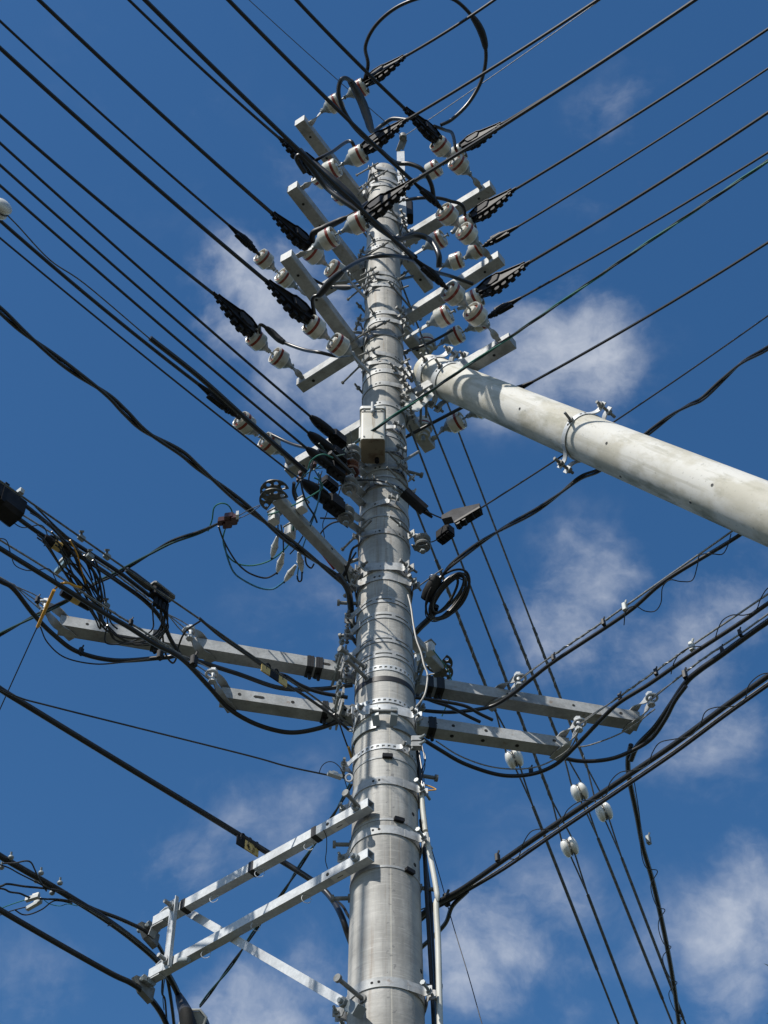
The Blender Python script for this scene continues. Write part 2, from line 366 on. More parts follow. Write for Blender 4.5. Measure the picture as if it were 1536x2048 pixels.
def step_bolt(z,a,L=.15):
    p=az(a)*(rp(z)-.01)+Vector((0,0,z)); d=az(a)
    m_=MB().cyl(p,p+d*L,.0085,10); m_.cyl(p+d*L,p+d*(L+.012),.0155,12); m_.cyl(p+d*.008,p+d*.017,.017,12)
    mk('step_bolt',m_,'dull steel',pole)
for y,a in ((1400,-.62),(1372,-.75),(1676,-.57),(2047,-.62)): step_bolt(HZ(y)+.02,a)
for y,a in ((1690,-1.55),(1795,-1.6),(1210,-1.5),(1100,-2.0),(1540,1.8),(1768,1.75),(1960,1.8),(668,-1.5),(520,-1.8),(930,1.9),(725,2.2),(1250,-1.9)): step_bolt(HZ(y),a,.07 if y>1600 else .09)

# ---------------------------------------------------------------- bands round the pole
def ring(mb,z,h,off=.0015,th=.003,slots=None,n=72,a0=0,a1=2*math.pi,tilt=0):
    """steel strap; slots=(count, share, phase, row share)"""
    full = a1-a0>6.28
    rows=[0,1] if not slots else [0,(1-slots[3])/2,(1+slots[3])/2,1]
    cells=[]
    for i in range(n):
        for k in range(len(rows)-1):
            if slots and k==1:
                ph=((i+.5)/n*slots[0]+slots[2])%1
                if ph<slots[1]: continue
            cells.append((i,k))
    S=set(cells); V={}
    def vid(i,k,o):
        i2=i%n if full else i
        key=(i2,k,o)
        if key not in V:
            a=a0+(a1-a0)*i2/n; zz=z-h/2+h*rows[k]; r=rp(z)+off+(th if o else 0)
            p=az(a)*r; V[key]=len(mb.v); mb.v.append(p+Vector((0,0,zz+tilt*math.cos(a))))
        return V[key]
    for (i,k) in cells:
        mb.f.append((vid(i,k,1),vid(i+1,k,1),vid(i+1,k+1,1),vid(i,k+1,1)))
        mb.f.append((vid(i,k,0),vid(i,k+1,0),vid(i+1,k+1,0),vid(i+1,k,0)))
        def nb(a,b):
            if full: a%=n
            return (a,b) in S
        if not nb(i,k-1): mb.f.append((vid(i,k,0),vid(i+1,k,0),vid(i+1,k,1),vid(i,k,1)))
        if not nb(i,k+1): mb.f.append((vid(i,k+1,1),vid(i+1,k+1,1),vid(i+1,k+1,0),vid(i,k+1,0)))
        if not nb(i-1,k): mb.f.append((vid(i,k,0),vid(i,k,1),vid(i,k+1,1),vid(i,k+1,0)))
        if not nb(i+1,k): mb.f.append((vid(i+1,k,0),vid(i+1,k+1,0),vid(i+1,k+1,1),vid(i+1,k,1)))
def lug(mb,mbb,z,a,h,flare=.055,ear=.034,gap=.03,bolt=.1,bside=0):
    """two flared ears standing off the strap and the bolt that draws them together"""
    r=rp(z)+.004; t=az(a+math.pi/2); o=az(a); up=Vector((0,0,1)); c=o*r+Vector((0,0,z))
    for s in (-1,1):
        p0=az(a+s*(gap/2+flare)/r)*r+Vector((0,0,z))
        p1=c+t*(s*(gap/2+flare*.35))+o*.005; p2=c+t*(s*gap/2)+o*.018; p3=c+t*(s*gap/2)+o*(.018+ear)
        mb.ribbon(smooth_path([p0,p1,p2,p3],4),[h*1.0]*9+[h*.95]*3+[h*.8],[up]*13,.0035)
    bc=c+o*(.018+ear*.55)
    mbb.cyl(bc-t*(bolt/2+bside),bc+t*(bolt/2-bside),.006,8)
    for s in (-1,1): mbb.nut(bc+t*(s*gap/2),t*s,.0115,.011)
    mbb.nut(bc-t*(bolt/2+bside),-t,.0105,.008)
BG='steel bands round the main pole'
def band(y,h,lugs,label,slots=None,mt='galvanised steel',studs=(),z=None,off=.0015,th=.003,tilt=0,bm='dull steel'):
    z=HZ(y) if z is None else z
    t=thing('pole_band',label,'band',(0,0,z),BG)
    mb=MB(); bb=MB(); ring(mb,z,h,off,th,slots,tilt=tilt,n=144 if slots else 72)
    for l in lugs: lug(mb,bb,z,l[0],h,**(l[1] if len(l)>1 else {}))
    mk('strap',mb,mt,t)
    for a in studs:
        p=az(a)*rp(z)+Vector((0,0,z)); d=az(a); bb.cyl(p,p+d*.055,.0055,8); bb.nut(p+d*.004,d,.012,.012)
        hh=MB()
    if bb.v: mk('clamp_bolt',bb,bm,t)
    # adjusting holes of the strap
    if not slots and h>.028:
        hb=MB()
        for a in (.62,.8,-.35,-.17): 
            p=az(a)*(rp(z)+off+th-.0008)+Vector((0,0,z)); hb.cyl(p,p+az(a)*.0016,.0055,8)
        mk('adjusting_hole',hb,'dark hole',t)
    return t
L_=lambda a,**k:(a,k)
band(366,.036,[L_(-.55,bolt=.16,bside=.03),L_(1.15)],'topmost steel band of the main pole, its long bolt jutting to the left')
band(384,.036,[L_(1.3)],'second steel band from the pole top, just above the black clamp cover',studs=(-.45,))
band(396,.036,[L_(-.9,bolt=.15),L_(1.15)],'third steel band from the pole top, its bolt beside the top left crossarm')
band(449,.036,[L_(1.2)],'steel band half hidden under the thick black jumper near the pole top')
band(460,.036,[L_(-.95,bolt=.12),L_(1.25)],'steel band just under the thick black jumper near the pole top')
band(507,.036,[L_(.95,bolt=.09)],'steel band touching the black jumper that crosses the pole, upper of two',studs=(-.55,))
band(522,.036,[L_(-1.2),L_(1.3)],'steel band directly below the black jumper that crosses the pole')
band(578,.034,[L_(-.6,bolt=.1)],'top one of three close steel bands in the middle of the upper pole',studs=(.95,))
band(589,.034,[L_(-.5,bolt=.16,bside=.03)],'middle one of three close steel bands on the upper pole',studs=(1.2,))
band(601,.036,[L_(-.75,bolt=.2,bside=.04)],'lowest one of three close steel bands, its long bolt sloping left')
band(657,.036,[L_(.85,bolt=.1),L_(-1.25)],'steel band above the pair whose bolts point up at the right strap',studs=(-.5,))
band(672,.036,[L_(.95,bolt=.1)],'steel band beside the strap of the lowest right hand insulator pair')
band(700,.036,[L_(-.65,bolt=.16,bside=.02)],'steel band with two short bolt ends left of it, above the lowest left strap',studs=(.85,))
band(743,.036,[L_(-.5,bolt=.12)],'steel band where the lowest left strap meets the pole',studs=(1.05,))
band(758,.036,[L_(-.85,bolt=.22,bside=.05),L_(1.2)],'steel band with a very long bolt, just above the square tube bracket')
band(776,.036,[L_(.95,bolt=.1)],'upper of two bands holding the white plates of the leaning pole')
band(802,.036,[L_(.95,bolt=.1)],'lower of two bands holding the white plates of the leaning pole')
band(842,.036,[L_(1.35)],'steel band behind the white steel box')
band(893,.03,[L_(.55,bolt=.06)],'steel band right under the white steel box')
band(905,.03,[],'thin steel band below the white steel box',th=.002)
band(938,.036,[L_(.62,bolt=.05)],'band holding the second spool rack with brown porcelain')
band(973,.036,[L_(.62,bolt=.05)],'band holding the third spool rack, under the thin black wire')
band(990,.014,[],'narrow plain strap between the spool rack bands',th=.002)
band(1006,.04,[L_(-.42,bolt=.05,flare=.06)],'wide band with wavy ears below the spool racks',studs=(-1.2,))
band(1046,.036,[L_(.3,bolt=.04,flare=.06)],'band whose short ears sit on the pole front, holding the lowest spool rack')
band(1070,.012,[],'narrow plain strap under the lowest spool rack',th=.002)
band(1102,.034,[L_(-.9,bolt=.22)],'band with a long thin bolt slanting over the pole above the cable coil')
band(1174,.05,[L_(.75,flare=.07,ear=.04),L_(-.75,flare=.06)],'upper of the double bright band level with the cable coil')
band(1194,.045,[L_(1.05,flare=.05),L_(-1.1,bolt=.14)],'lower of the double bright band level with the cable coil')
for y,lb in ((1240,'topmost of the four slotted steel straps'),(1272,'second of the four slotted steel straps'),(1320,'third of the four slotted steel straps'),(1350,'lowest of the four slotted steel straps')):
    band(y,.04,[L_(-1.5,bolt=.09)],lb+' on the middle of the pole',slots=(9,.8,.42,.26),off=.001,th=.0025)
band(1377,.03,[],'upper punched strap with square holes, above the black tape',slots=(36,.6,.1,.45),off=.001,th=.002,mt='bright steel',tilt=-.003)
band(1396,.028,[],'black plastic tape wound around the pole between two punched straps',mt='black tape',off=.001,th=.0015,tilt=-.012)
band(1444,.026,[L_(-1.1,ear=.02,bolt=.05)],'lower punched strap with square holes, above the heavy two part clamp',slots=(36,.6,.3,.45),off=.001,th=.002,mt='bright steel')
band(1462,.05,[L_(.95,bolt=.07,ear=.03),L_(-.75,bolt=.08)],'smooth bright band directly above the heavy two part clamp',mt='bright steel')
band(1537,.026,[L_(.62,ear=.02,bolt=.03,flare=.02),L_(-1.5,ear=.03)],'punched strap on the lower pole above the thin buckled straps',slots=(36,.6,.55,.45),off=.001,th=.002,mt='bright steel')
for y,a,lb in ((1559,.08,'upper'),(1684,.4,'middle'),(1779,.72,'lower')):
    z=HZ(y); t=thing('tie_strap','thin steel strap with a black buckle, %s of the three buckled straps'%lb,'strap',(0,0,z),'thin buckled straps on the lower pole')
    mb=MB(); ring(mb,z,.010,.0008,.0015); mk('strap',mb,'galvanised steel',t)
    p=az(a)*(rp(z)+.008)+Vector((0,0,z)); mb=MB().box(p,(az(a+math.pi/2),(0,0,1),az(a)),(.021,.009,.007),.003); mk('buckle',mb,'black cover',t)
for y,lb in ((1606,'wide bright band holding the upper arm of the lower left bracket'),(1705,'wide bright band holding the lower arm of the lower left bracket'),(2012,'wide bright band at the bottom edge holding the diagonal brace')):
    z=HZ(y); t=band(y,.040,[L_(1.12,flare=.06,ear=.03,bolt=.12,bside=-.0),L_(-1.85,flare=.05,bolt=.1)],lb,mt='galvanised steel',bm='iron cap')
# the heavy clamp with two hooked jaws (y about 1490)
z=HZ(1486); t=thing('pole_clamp','heavy two part clamp with hooked jaws and a horizontal bolt on the pole front','clamp',(0,0,z))
mb=MB(); ring(mb,z-.02,.046,.004,.006,a0=.26,a1=math.pi*2-.26,n=60)
for s in (-1,1):
    a=s*.24; r=rp(z); o=az(a)
    p0=o*(r+.006)+Vector((0,0,z-.02)); p1=p0+o*.03+Vector((0,0,.02)); p2=p1+Vector((0,0,.045))
    mb.ribbon([p0+Vector((0,0,-.012)),p0+o*.012,p1,p2],[.03]*4,[az(a+math.pi/2)]*4,.006)
mk('jaw',mb,'iron cap',t)
o=az(0)*(rp(z)+.034)+Vector((0,0,z+.022)); mb=MB().cyl(o-Vector((.062,0,0)),o+Vector((.05,0,0)),.008,10); mb.nut(o-Vector((.05,0,0)),(-1,0,0),.014,.012); mk('clamp_bolt',mb,'dull steel',t)

# ---------------------------------------------------------------- crossarms
ZL=(11.35,10.42,9.55); ZR=(10.88,9.97,9.12)
def arm(name,label,cat,p,q,w,h,mt='galvanised steel',holes=(),slots=(),group=None,hollow=True):
    p=Vector(p);q=Vector(q); t=thing(name,label,cat,(p+q)/2,group); x,y,d=onb(q-p); L=(q-p).length
    mb=MB(); th=.004
    if hollow:                                     # square tube with open ends
        o=len(mb.v)
        for e in (p,q):
            for k in (1,0):
                ww=w/2-(0 if k else th); hh=h/2-(0 if k else th)
                mb.v+=[e+x*a*ww+y*b*hh for a,b in ((-1,-1),(1,-1),(1,1),(-1,1))]
        for k in range(4):
            j=(k+1)%4
            mb.f+=[(k,j,8+j,8+k),(4+j,4+k,12+k,12+j),(j,k,4+k,4+j),(8+k,8+j,12+j,12+k)]
    else: mb.box((p+q)/2,(x,y,d),(w/2,h/2,L/2),.004)
    mk('beam',mb,mt,t)
    if holes:
        hb=MB()
        for (s,side,r) in holes:
            c=p.lerp(q,s); nv=(-y if y.z>0 else y) if side=='f' else (x if x.dot(_f)<0 else -x)
            hh=(h/2 if side=='f' else w/2)
            hb.cyl(c+nv*(hh-.002),c+nv*(hh+.0012),r,12)
        mk('bolt_hole',hb,'dark hole',t)
    if slots:
        hb=MB()
        for (s,side,L2) in slots:
            c=p.lerp(q,s); nv=x if x.dot(_f)<0 else -x; hb.box(c+nv*(w/2),(d,y,nv),(L2/2,.007,.0012),.0065)
        mk('slot',hb,'dark hole',t)
    return t
def ext(p,q,a,b):                                 # lengthen a segment at both ends
    p=Vector(p);q=Vector(q);d=(q-p).normalized(); return p-d*a,q+d*b
GA='high crossarms'
armspec=[('L',0,(601,243),(856,574),'topmost left crossarm, square steel beam below the topmost insulators'),
 ('L',1,(586,376),(850,714),'second left crossarm, its bright end level with the pole top'),
 ('L',2,(574,514),(858,892),'third left crossarm, lowest of those sloping down from upper left'),
 ('R',0,(983,376),(643,582),'uppermost crossarm rising to the right beside the pole top'),
 ('R',1,(1000,518),(603,770),'middle crossarm rising to the right, its left end bare at a clevis strap'),
 ('R',2,(1022,683),(580,940),'lowest crossarm rising to the right, its bright face behind the green cable')]
for fam,i,a,b,lb in armspec:
    z=(ZL if fam=='L' else ZR)[i]; p,q=ext(P(*a,z),P(*b,z),.01,.01)
    arm('crossarm',lb,'crossarm',p,q,.072,.072,holes=[(.08,'f',.008),(.2,'f',.008),(.66,'f',.008),(.93,'f',.01)],group=GA,hollow=False)
    # cradle bracket and U bolt against the pole
    d=(q-p).normalized(); s=-p.dot(d); c=p+d*s; n_=Vector((c.x,c.y,0)).normalized()
    lbb={'L':('top','second','lowest'),'R':('upper','middle','lower')}[fam][i]
    t=thing('arm_bracket','steel cradle bolted between the pole and the %s crossarm %s'%(lbb,'from upper left' if fam=='L' else 'rising to the right'),'bracket',c,'crossarm cradles')
    mb=MB()
    for s_ in (-1,1):
        e=c+d*(s_*.075); mb.beam(e+n_*.045+Vector((0,0,.0)),e-n_*.06,.006,.088)
        mb.beam(e-n_*.055,e+d*(-s_*.05)-n_*.075,.006,.07)
    mk('cradle',mb,'galvanised steel',t)
    mb=MB()
    for s_ in (-1,1):
        e=c+d*(s_*.115)+Vector((0,0,-.0)); mb.cyl(e+n_*.06,e-n_*.26,.0065,8); mb.nut(e-n_*.22,-n_,.013,.012); mb.nut(e+n_*.045,n_,.013,.012)
    mk('through_bolt',mb,'dull steel',t)
    # diagonal flat stay from arm to pole is not in view; flat stays appear only at the middle strings

# ---------------------------------------------------------------- tension insulators (one model, copied)
INS_L=.137
ipro=thing('tension_insulator','proto','insulator',(0,0,0),'white tension insulators with a red ring')
mb=MB().lathe([(.006,.004),(.012,.004),(.015,.012),(.019,.020),(.034,.036),(.039,.046),(.040,.056)],(0,0,0),(0,0,1),22)
mb.cyl((-.009,0,.002),(.009,0,.002),.012,14); mk('metal_cap',mb,'iron cap',ipro)
mb=MB().lathe([(.034,.053),(.050,.056),(.0555,.062),(.057,.069),(.057,.120),(.0555,.131),(.053,.137),(.0485,.135),(.045,.118),(.042,.100),(.030,.099),(.0295,.130),(.025,.137),(.010,.138)],(0,0,0),(0,0,1),40); mk('porcelain_body',mb,'porcelain',ipro)
mb=MB().lathe([(.0540,.105),(.0576,.105),(.0576,.1205),(.0540,.1205)],(0,0,0),(0,0,1),40); mk('red_ring',mb,'red glaze',ipro)
mb=MB().cyl((0,0,.128),(0,0,.172),.006,8); mb.cyl((-.012,0,.168),(.012,0,.168),.005,8); mk('pin',mb,'iron cap',ipro)
_first=[True]
def frame_at(p,d,sc=1,roll=0):
    x,y,z=onb(d); M=Matrix((x,y,z)).transposed().to_4x4(); 
    if roll: M=M@Matrix.Rotation(roll,4,'Z')
    M=Matrix.Translation(p)@M@Matrix.Scale(sc,4); return M
def insulator(p,d,label,sc=1.0):
    M=frame_at(p,d,sc,random.uniform(-.6,.6))
    if _first[0]:
        _first[0]=False; ipro.matrix_world=M; ipro['label']=label; return ipro
    return copy_thing(ipro,M,label)
# clamp covers: big ribbed cover, slim cover (models, copied)
def big_cover():
    t=thing('clamp_cover','proto','clamp cover',(0,0,0),'black covers of the dead end clamps')
    top=[(-.075,.056),(-.045,.074),(.03,.094),(.10,.089),(.122,.068),(.245,.046),(.27,.040)]
    bot=[(.272,.028),(.235,.020),(.19,.006),(.14,-.008),(.09,-.018),(.05,-.018),(.02,-.008),(-.02,.014),(-.05,.03),(-.078,.043)]
    def hw(x): return .010+.026*max(0,1-abs(x-.045)/.2)**.7
    pts=top+bot; mb=MB(); n=len(pts); cx,cy=.07,.03
    for s_ in (-1,1):
        for (x,h) in pts: mb.v.append(Vector((x,s_*hw(x),h)))
    mb.f=[tuple(range(n-1,-1,-1)),tuple(range(n,2*n))]+[(i,(i+1)%n,(i+1)%n+n,i+n) for i in range(n)]
    for s_ in (-1,1):                               # raised box over the clamp body with sloping sides
        q=[(.0,.076),(.035,.084),(.10,.080),(.116,.062),(.10,.008),(.06,-.002),(.02,.014)]
        o=len(mb.v); m=len(q)
        for k,(dy,sc) in enumerate(((.0,1.0),(.011,.86))):
            for (x,h) in q: mb.v.append(Vector((.06+(x-.06)*sc,s_*(.030+dy),.045+(h-.045)*sc)))
        mb.f+=[tuple(o+m+i for i in range(m))]+[(o+i,o+(i+1)%m,o+(i+1)%m+m,o+i+m) for i in range(m)]
    mk('shell',mb,'black cover',t,smooth=False)
    mb=MB()
    o=0
    for i in range(len(top)-1):
        (x0,h0),(x1,h1)=top[i],top[i+1]
        w0,w1=[hw(x)+.012 for x in (x0,x1)]; o=len(mb.v)
        for x,h,w in ((x0,h0,w0),(x1,h1,w1)):
            for hh in (-.001,.005):
                for s_ in (-1,1): mb.v.append(Vector((x,s_*w,h+hh)))
        mb.f+=[(o,o+1,o+5,o+4),(o+2,o+6,o+7,o+3),(o,o+4,o+6,o+2),(o+1,o+3,o+7,o+5),(o,o+2,o+3,o+1),(o+4,o+5,o+7,o+6)]
    mk('hood',mb,'black cover',t,smooth=False)
    mb=MB()
    for x,h,r,w in ((.250,.004,.011,.013),(.212,-.012,.014,.016),(.172,-.028,.016,.018),(.126,-.046,.016,.018),(.080,-.054,.017,.020),(.034,-.042,.013,.018),(-.045,.004,.012,.012),(-.074,.026,.010,.012)):
        mb.cyl((x,-w,h),(x,w,h),r,12); mb.box((x,0,h+.02),((1,0,0),(0,1,0),(0,0,1)),(r*.7,w*.8,.022))
    mk('snap_rib',mb,'black cover',t)
    mb=MB().sphere((.028,0,-.008),.027); mb.cyl((-.03,0,0),(.012,0,-.003),.013,12); mk('link_boot',mb,'black cover',t)
    mb=MB().tube([(.24,0,.034),(.30,0,.034)],[.018,.011],12); mk('wire_sleeve',mb,'black cover',t)
    mb=MB().tube([(-.05,0,.06),(-.10,0,.052)],[.018,.0115],12); mk('jumper_sleeve',mb,'black cover',t)
    return t
def slim_cover():
    t=thing('clamp_sleeve','proto','clamp cover',(0,0,0),'slim black covers of the dead end clamps')
    mb=MB().tube([(.015,0,.0),(.04,0,.002),(.045,0,.002),(.08,0,.006),(.085,0,.006),(.13,0,.012),(.175,0,.014),(.21,0,.016),(.27,0,.016)],[.018,.02,.027,.028,.033,.036,.026,.018,.011],12); mk('shell',mb,'black cover',t)
    mb=MB(); mb.box((.105,0,.032),((1,0,0),(0,1,0),(0,0,1)),(.045,.02,.02),.008); mb.box((.15,0,-.016),((1,0,0),(0,1,0),(0,0,1)),(.05,.016,.016),.008); mk('hood',mb,'black cover',t,smooth=False)
    mb=MB()
    for x in (.07,.115,.16,.195): mb.cyl((x,-.014,-.026),(x,.014,-.026),.009,10)
    mk('snap_rib',mb,'black cover',t)
    mb=MB().cyl((-.03,0,0),(.02,0,0),.013,12); mb.sphere((.03,0,0),.022); mk('link_boot',mb,'black cover',t)
    return t
_cov={'big':[big_cover(),True],'slim':[slim_cover(),True]}
def cover(kind,link,tip,label):
    link=Vector(link);tip=Vector(tip); d=tip-link; sc=d.length/.27; x=d.normalized(); y=Vector((0,0,1)).cross(x).normalized(); z=x.cross(y)
    sc=max(.7,min(1.25,sc)); M=Matrix.Translation(link)@Matrix((x,y,z)).transposed().to_4x4()@Matrix.Diagonal((sc,sc*.82,sc*.84,1))
    o,first=_cov[kind]
    if first: _cov[kind][1]=False; o.matrix_world=M; o['label']=label; return o,M
    return copy_thing(o,M,label),M
def strap(p,q,label,tw=1,w=.034):
    """twisted flat steel strap from the arm face to the insulator eye"""
    p=Vector(p);q=Vector(q); t=thing('strap_link',label,'strap',p,'twisted steel straps')
    mb=MB(); n=10; pts=[p.lerp(q,i/n) for i in range(n+1)]; x,y,d=onb(q-p)
    W=[]
    for i in range(n+1):
        a=(min(1,max(0,(i/n-.25)/.5)))*math.pi/2*tw; W.append(x*math.cos(a)+y*math.sin(a) if tw else y)
    ws=[w*(1.25 if 2<i<7 else .9) for i in range(n+1)] if tw else [w]*(n+1)
    mb.ribbon(pts,ws,W,.006); mk('bar',mb,'galvanised steel',t)
    mb=MB().cyl(q-y*.014,q+y*.014,.008,10); mb.nut(q+y*.012,y,.013,.01); mk('eye_bolt',mb,'iron cap',t)
    return t
GW='black covered wires running to the upper left and upper right'
def wire(tip,exitpx,z,px,label,k=.12,ex=2.2,mt='black sheath',name='power_line',zend=None,cat='wire',n=26,group=GW):
    a=Vector(tip); b=P(*exitpx,z if zend is None else zend); r=px/2*(b-CAM).dot(_f)/F
    pts=[]
    for i in range(n+1):
        t=ex*i/n; p=a.lerp(b,t) if t<=1 else a+(b-a)*t; p=p+Vector((0,0,k*t*(t-1))); pts.append(p)
    return solo(name,MB().tube(pts,r,8),mt,label,cat,group)
strings=[
# key z, strap from, a1, a2, link, tip, kind, exit, px width, where
('RA',11.35,(612,257),(644,223),(693,193),(745,163),(809,117),'big',(1000,-8),6.5,'at the topmost left crossarm tip'),
('RB',10.42,(603,377),(635,355),(688,327),(736,301),(809,247),'big',(1195,0),7,'at the second left crossarm tip'),
('RC',9.55,(594,513),(627,495),(685,462),(740,434),(822,371),'big',(1390,0),8.5,'at the third left crossarm tip'),
('RD',11.35,(800,388),(842,355),(891,325),(934,296),(1004,252),'big',(1382,4),6.5,'just right of the pole top'),
('RE',10.42,(827,510),(848,497),(905,464),(954,438),(1026,386),'big',(1536,58),6.5,'under the upper right crossarm'),
('RF',9.55,(809,678),(857,649),(918,617),(972,587),(1053,534),'big',(1536,225),7,'between the two lower right crossarms'),
('RG',11.35,(862,560),(886,532),(930,516),(966,493),(1036,455),'slim',(1536,137),5,'with the upper slim right cover'),
('RH',10.42,(862,700),(885,685),(934,660),(974,636),(1043,597),'slim',(1536,305),5.5,'with the lower slim right cover'),
('RI',9.55,(862,882),(885,860),(937,832),(985,805),(1066,766),'slim',(1536,485),6,'directly under the leaning pole'),
('LA',10.88,(962,377),(940,349),(902,315),(869,280),(809,221),'big',(590,-3),8,'at the upper right crossarm tip'),
('LB',9.97,(981,517),(957,489),(917,452),(883,417),(827,366),'slim',(457,0),9,'at the middle right crossarm tip'),
('LC',9.12,(998,682),(975,652),(932,610),(892,575),(827,518),'slim',(290,0),10,'at the lower right crossarm tip'),
('LD',10.88,(722,424),(706,411),(668,376),(630,347),(563,285),'big',(258,0),6.5,'behind the bent double jumper'),
('LE',9.97,(734,598),(697,560),(651,528),(611,495),(544,432),'big',(78,0),9,'behind the third left crossarm tip'),
('LF',9.12,(750,756),(705,710),(656,676),(610,640),(534,570),'big',(0,96),9.5,'beside the third left crossarm'),
('LG',10.88,(622,592),(592,575),(549,539),(516,507),(457,452),'slim',(0,42),6,'farthest left in the upper row'),
('LH',9.97,(606,757),(584,734),(536,701),(500,668),(432,598),'big',(0,231),7.5,'at the middle right crossarm\'s left end'),
('LI',9.12,(588,936),(565,907),(513,869),(475,833),(396,771),'slim',(0,441),8,'at the lower right crossarm\'s left end'),
]
TIP={};BACK={}
for key,z,sf,a1,a2,lk,tp,kind,ex_,px,where in strings:
    A0,A1,A2,LKp,TP=[P(*v,z) for v in (sf,a1,a2,lk,tp)]
    mid = key in ('RD','RE','RF','LD','LE','LF')
    strap(A0,A1,'%s steel strap of the insulator pair %s'%('flat' if mid else 'twisted',where),0 if mid else 1,.03)
    insulator(A1,A2-A1,'white insulator nearer the strap in the pair '+where)
    insulator(A2,LKp-A2,'white insulator nearer the cover in the pair '+where)
    o,M=cover(kind,LKp,TP,'%s black clamp cover of the pair %s'%('ribbed' if kind=='big' else 'slim',where))
    s=M.to_scale()[0]
    tip=M@Vector((.27,0,.034 if kind=='big' else .016)); TIP[key]=tip
    BACK[key]=M@Vector((-.085,0,.054) if kind=='big' else (.06,0,.035))
    side='right' if key[0]=='R' else 'left'
    b=P(*ex_,z)
    wire(tip,ex_,z,px,'black wire going upper %s from the pair %s'%(side,where),k=.10)

# ---------------------------------------------------------------- jumpers between the covers
GJ='black jumper cables between the clamp covers'
def cable(name,label,cat,pts,r,mt='black sheath',group=None,k=8,n=8,par=None):
    return solo(name,MB().tube(smooth_path(pts,k),r,n),mt,label,cat,group)
def pj(lst): return [P(x,y,z) for x,y,z in lst]
def jumper(label,pts,r=.0125,splice=None):
    t=thing('jumper',label,'jumper cable',pts[0],GJ); path=smooth_path(pts,8)
    mk('cable',MB().tube(path,r,10),'black sheath',t)
    if splice:
        for a,b in splice:
            seg=path[int(a*len(path)):int(b*len(path))]; n=len(seg)
            rs=[r*(1.1+.9*math.sin(math.pi*min(1,max(0,i/(n-1))))**.5+.12*random.random()) for i in range(n)]
            mk('taped_splice',MB().tube(seg,rs,10),'black tape',t)
    return t
jumper('large round jumper loop standing above everything at the top of the picture',[BACK['RA']]+pj([(736,130,11.42),(731,92,11.5),(752,50,11.55),(795,14,11.55),(850,-6,11.5),(900,-4,11.45),(935,22,11.4),(962,62,11.35),(972,110,11.28),(963,160,11.2),(938,205,11.1),(905,238,11.0),(882,250,10.95)]),.0115,[(.56,.68)])
jumper('tall narrow jumper loop bending over beside the topmost insulators',pj([(815,240,11.0),(785,238,11.1),(765,250,11.1),(745,262,11.0),(735,235,10.8),(722,200,10.6),(700,162,10.5),(684,158,10.45),(677,178,10.4),(681,205,10.35),(697,238,10.3),(722,268,10.25),(760,300,10.2),(790,325,10.15),(820,328,10.1),(845,340,10.05),(862,368,10.02),(868,400,10.0)]),.013,[(.18,.36)])
jumper('thick double jumper sweeping down across the pole top from the bent black loop',pj([(610,345,10.0),(597,325,10.0),(594,315,10.0),(602,312,10.0),(618,330,9.98),(650,372,9.9),(680,397,9.8),(720,425,9.7),(760,458,9.6),(795,478,9.5),(830,470,9.4),(860,480,9.35),(877,508,9.2),(878,535,9.15)]),.015,[])
jumper('thick taped jumper crossing the upper pole from upper left to right',pj([(600,300,10.3),(622,325,10.2),(650,350,10.1),(690,385,10.0),(730,425,9.9),(775,465,9.8),(800,490,9.6),(830,515,9.3)]),.015,[(.15,.55)])
jumper('black jumper under the left insulators reaching to the pole at the grey sleeve',[BACK['LF']]+pj([(625,600,9.2),(640,588,9.2),(665,560,9.2),(700,532,9.1),(740,515,8.9),(790,512,8.95),(830,522,9.2),(858,540,9.3),(900,552,9.45),(945,568,9.5)]),.0105,[(.18,.38)])
jumper('short jumper with a thick splice left of the pole, behind the second left crossarm',[BACK['LE']]+pj([(625,470,10.0),(645,458,10.0),(672,445,10.05),(705,428,10.1),(735,405,10.3)]),.010,[(.1,.75)])
jumper('slim jumper rising from the second cover to the cover at upper left',[BACK['RB']]+pj([(700,282,10.5),(665,303,10.7),(642,315,10.85),(632,320,10.9)]),.0105)
jumper('jumper drooping from the far left ribbed cover towards the pole',[BACK['LH']]+pj([(520,650,9.9),(540,662,9.9),(560,680,9.85),(580,690,9.8),(610,700,9.7),(640,705,9.6),(680,712,9.6),(730,700,9.6)]),.0105,[(.2,.45)])
jumper('short jumper joining two ribbed covers right of the pole top',[BACK['RD']]+pj([(905,268,11.1),(890,260,11.0),(868,252,10.95)]),.0105)
jumper('jumper leading left from the second right hand cover to the pole',[BACK['RE']]+pj([(925,412,10.4),(900,402,10.4),(875,396,10.4),(840,396,10.4),(812,400,10.45)]),.0105)
jumper('short black jumper behind the left crossarms just above the middle right crossarm end',pj([(620,555,10.8),(650,570,10.8),(690,575,10.7),(725,570,10.6),(790,560,10.6),(826,553,10.7)]),.009,[(.3,.5)])
jumper('black jumper stub behind the pole leading to the small pair by the leaning pole',pj([(800,706,10.3),(820,700,10.3),(850,690,10.3),(885,672,10.35),(905,660,10.38)]),.009)
jumper('black jumper stub passing beneath the leaning pole to the lowest right pair',pj([(800,880,9.4),(835,862,9.45),(880,838,9.5),(930,812,9.55),(985,785,9.55)]),.010)
jumper('black drop jumper from the lowest left pair to the upper long cover',pj([(545,870,9.1),(570,882,9.0),(590,890,8.9),(618,897,8.8)]),.009)

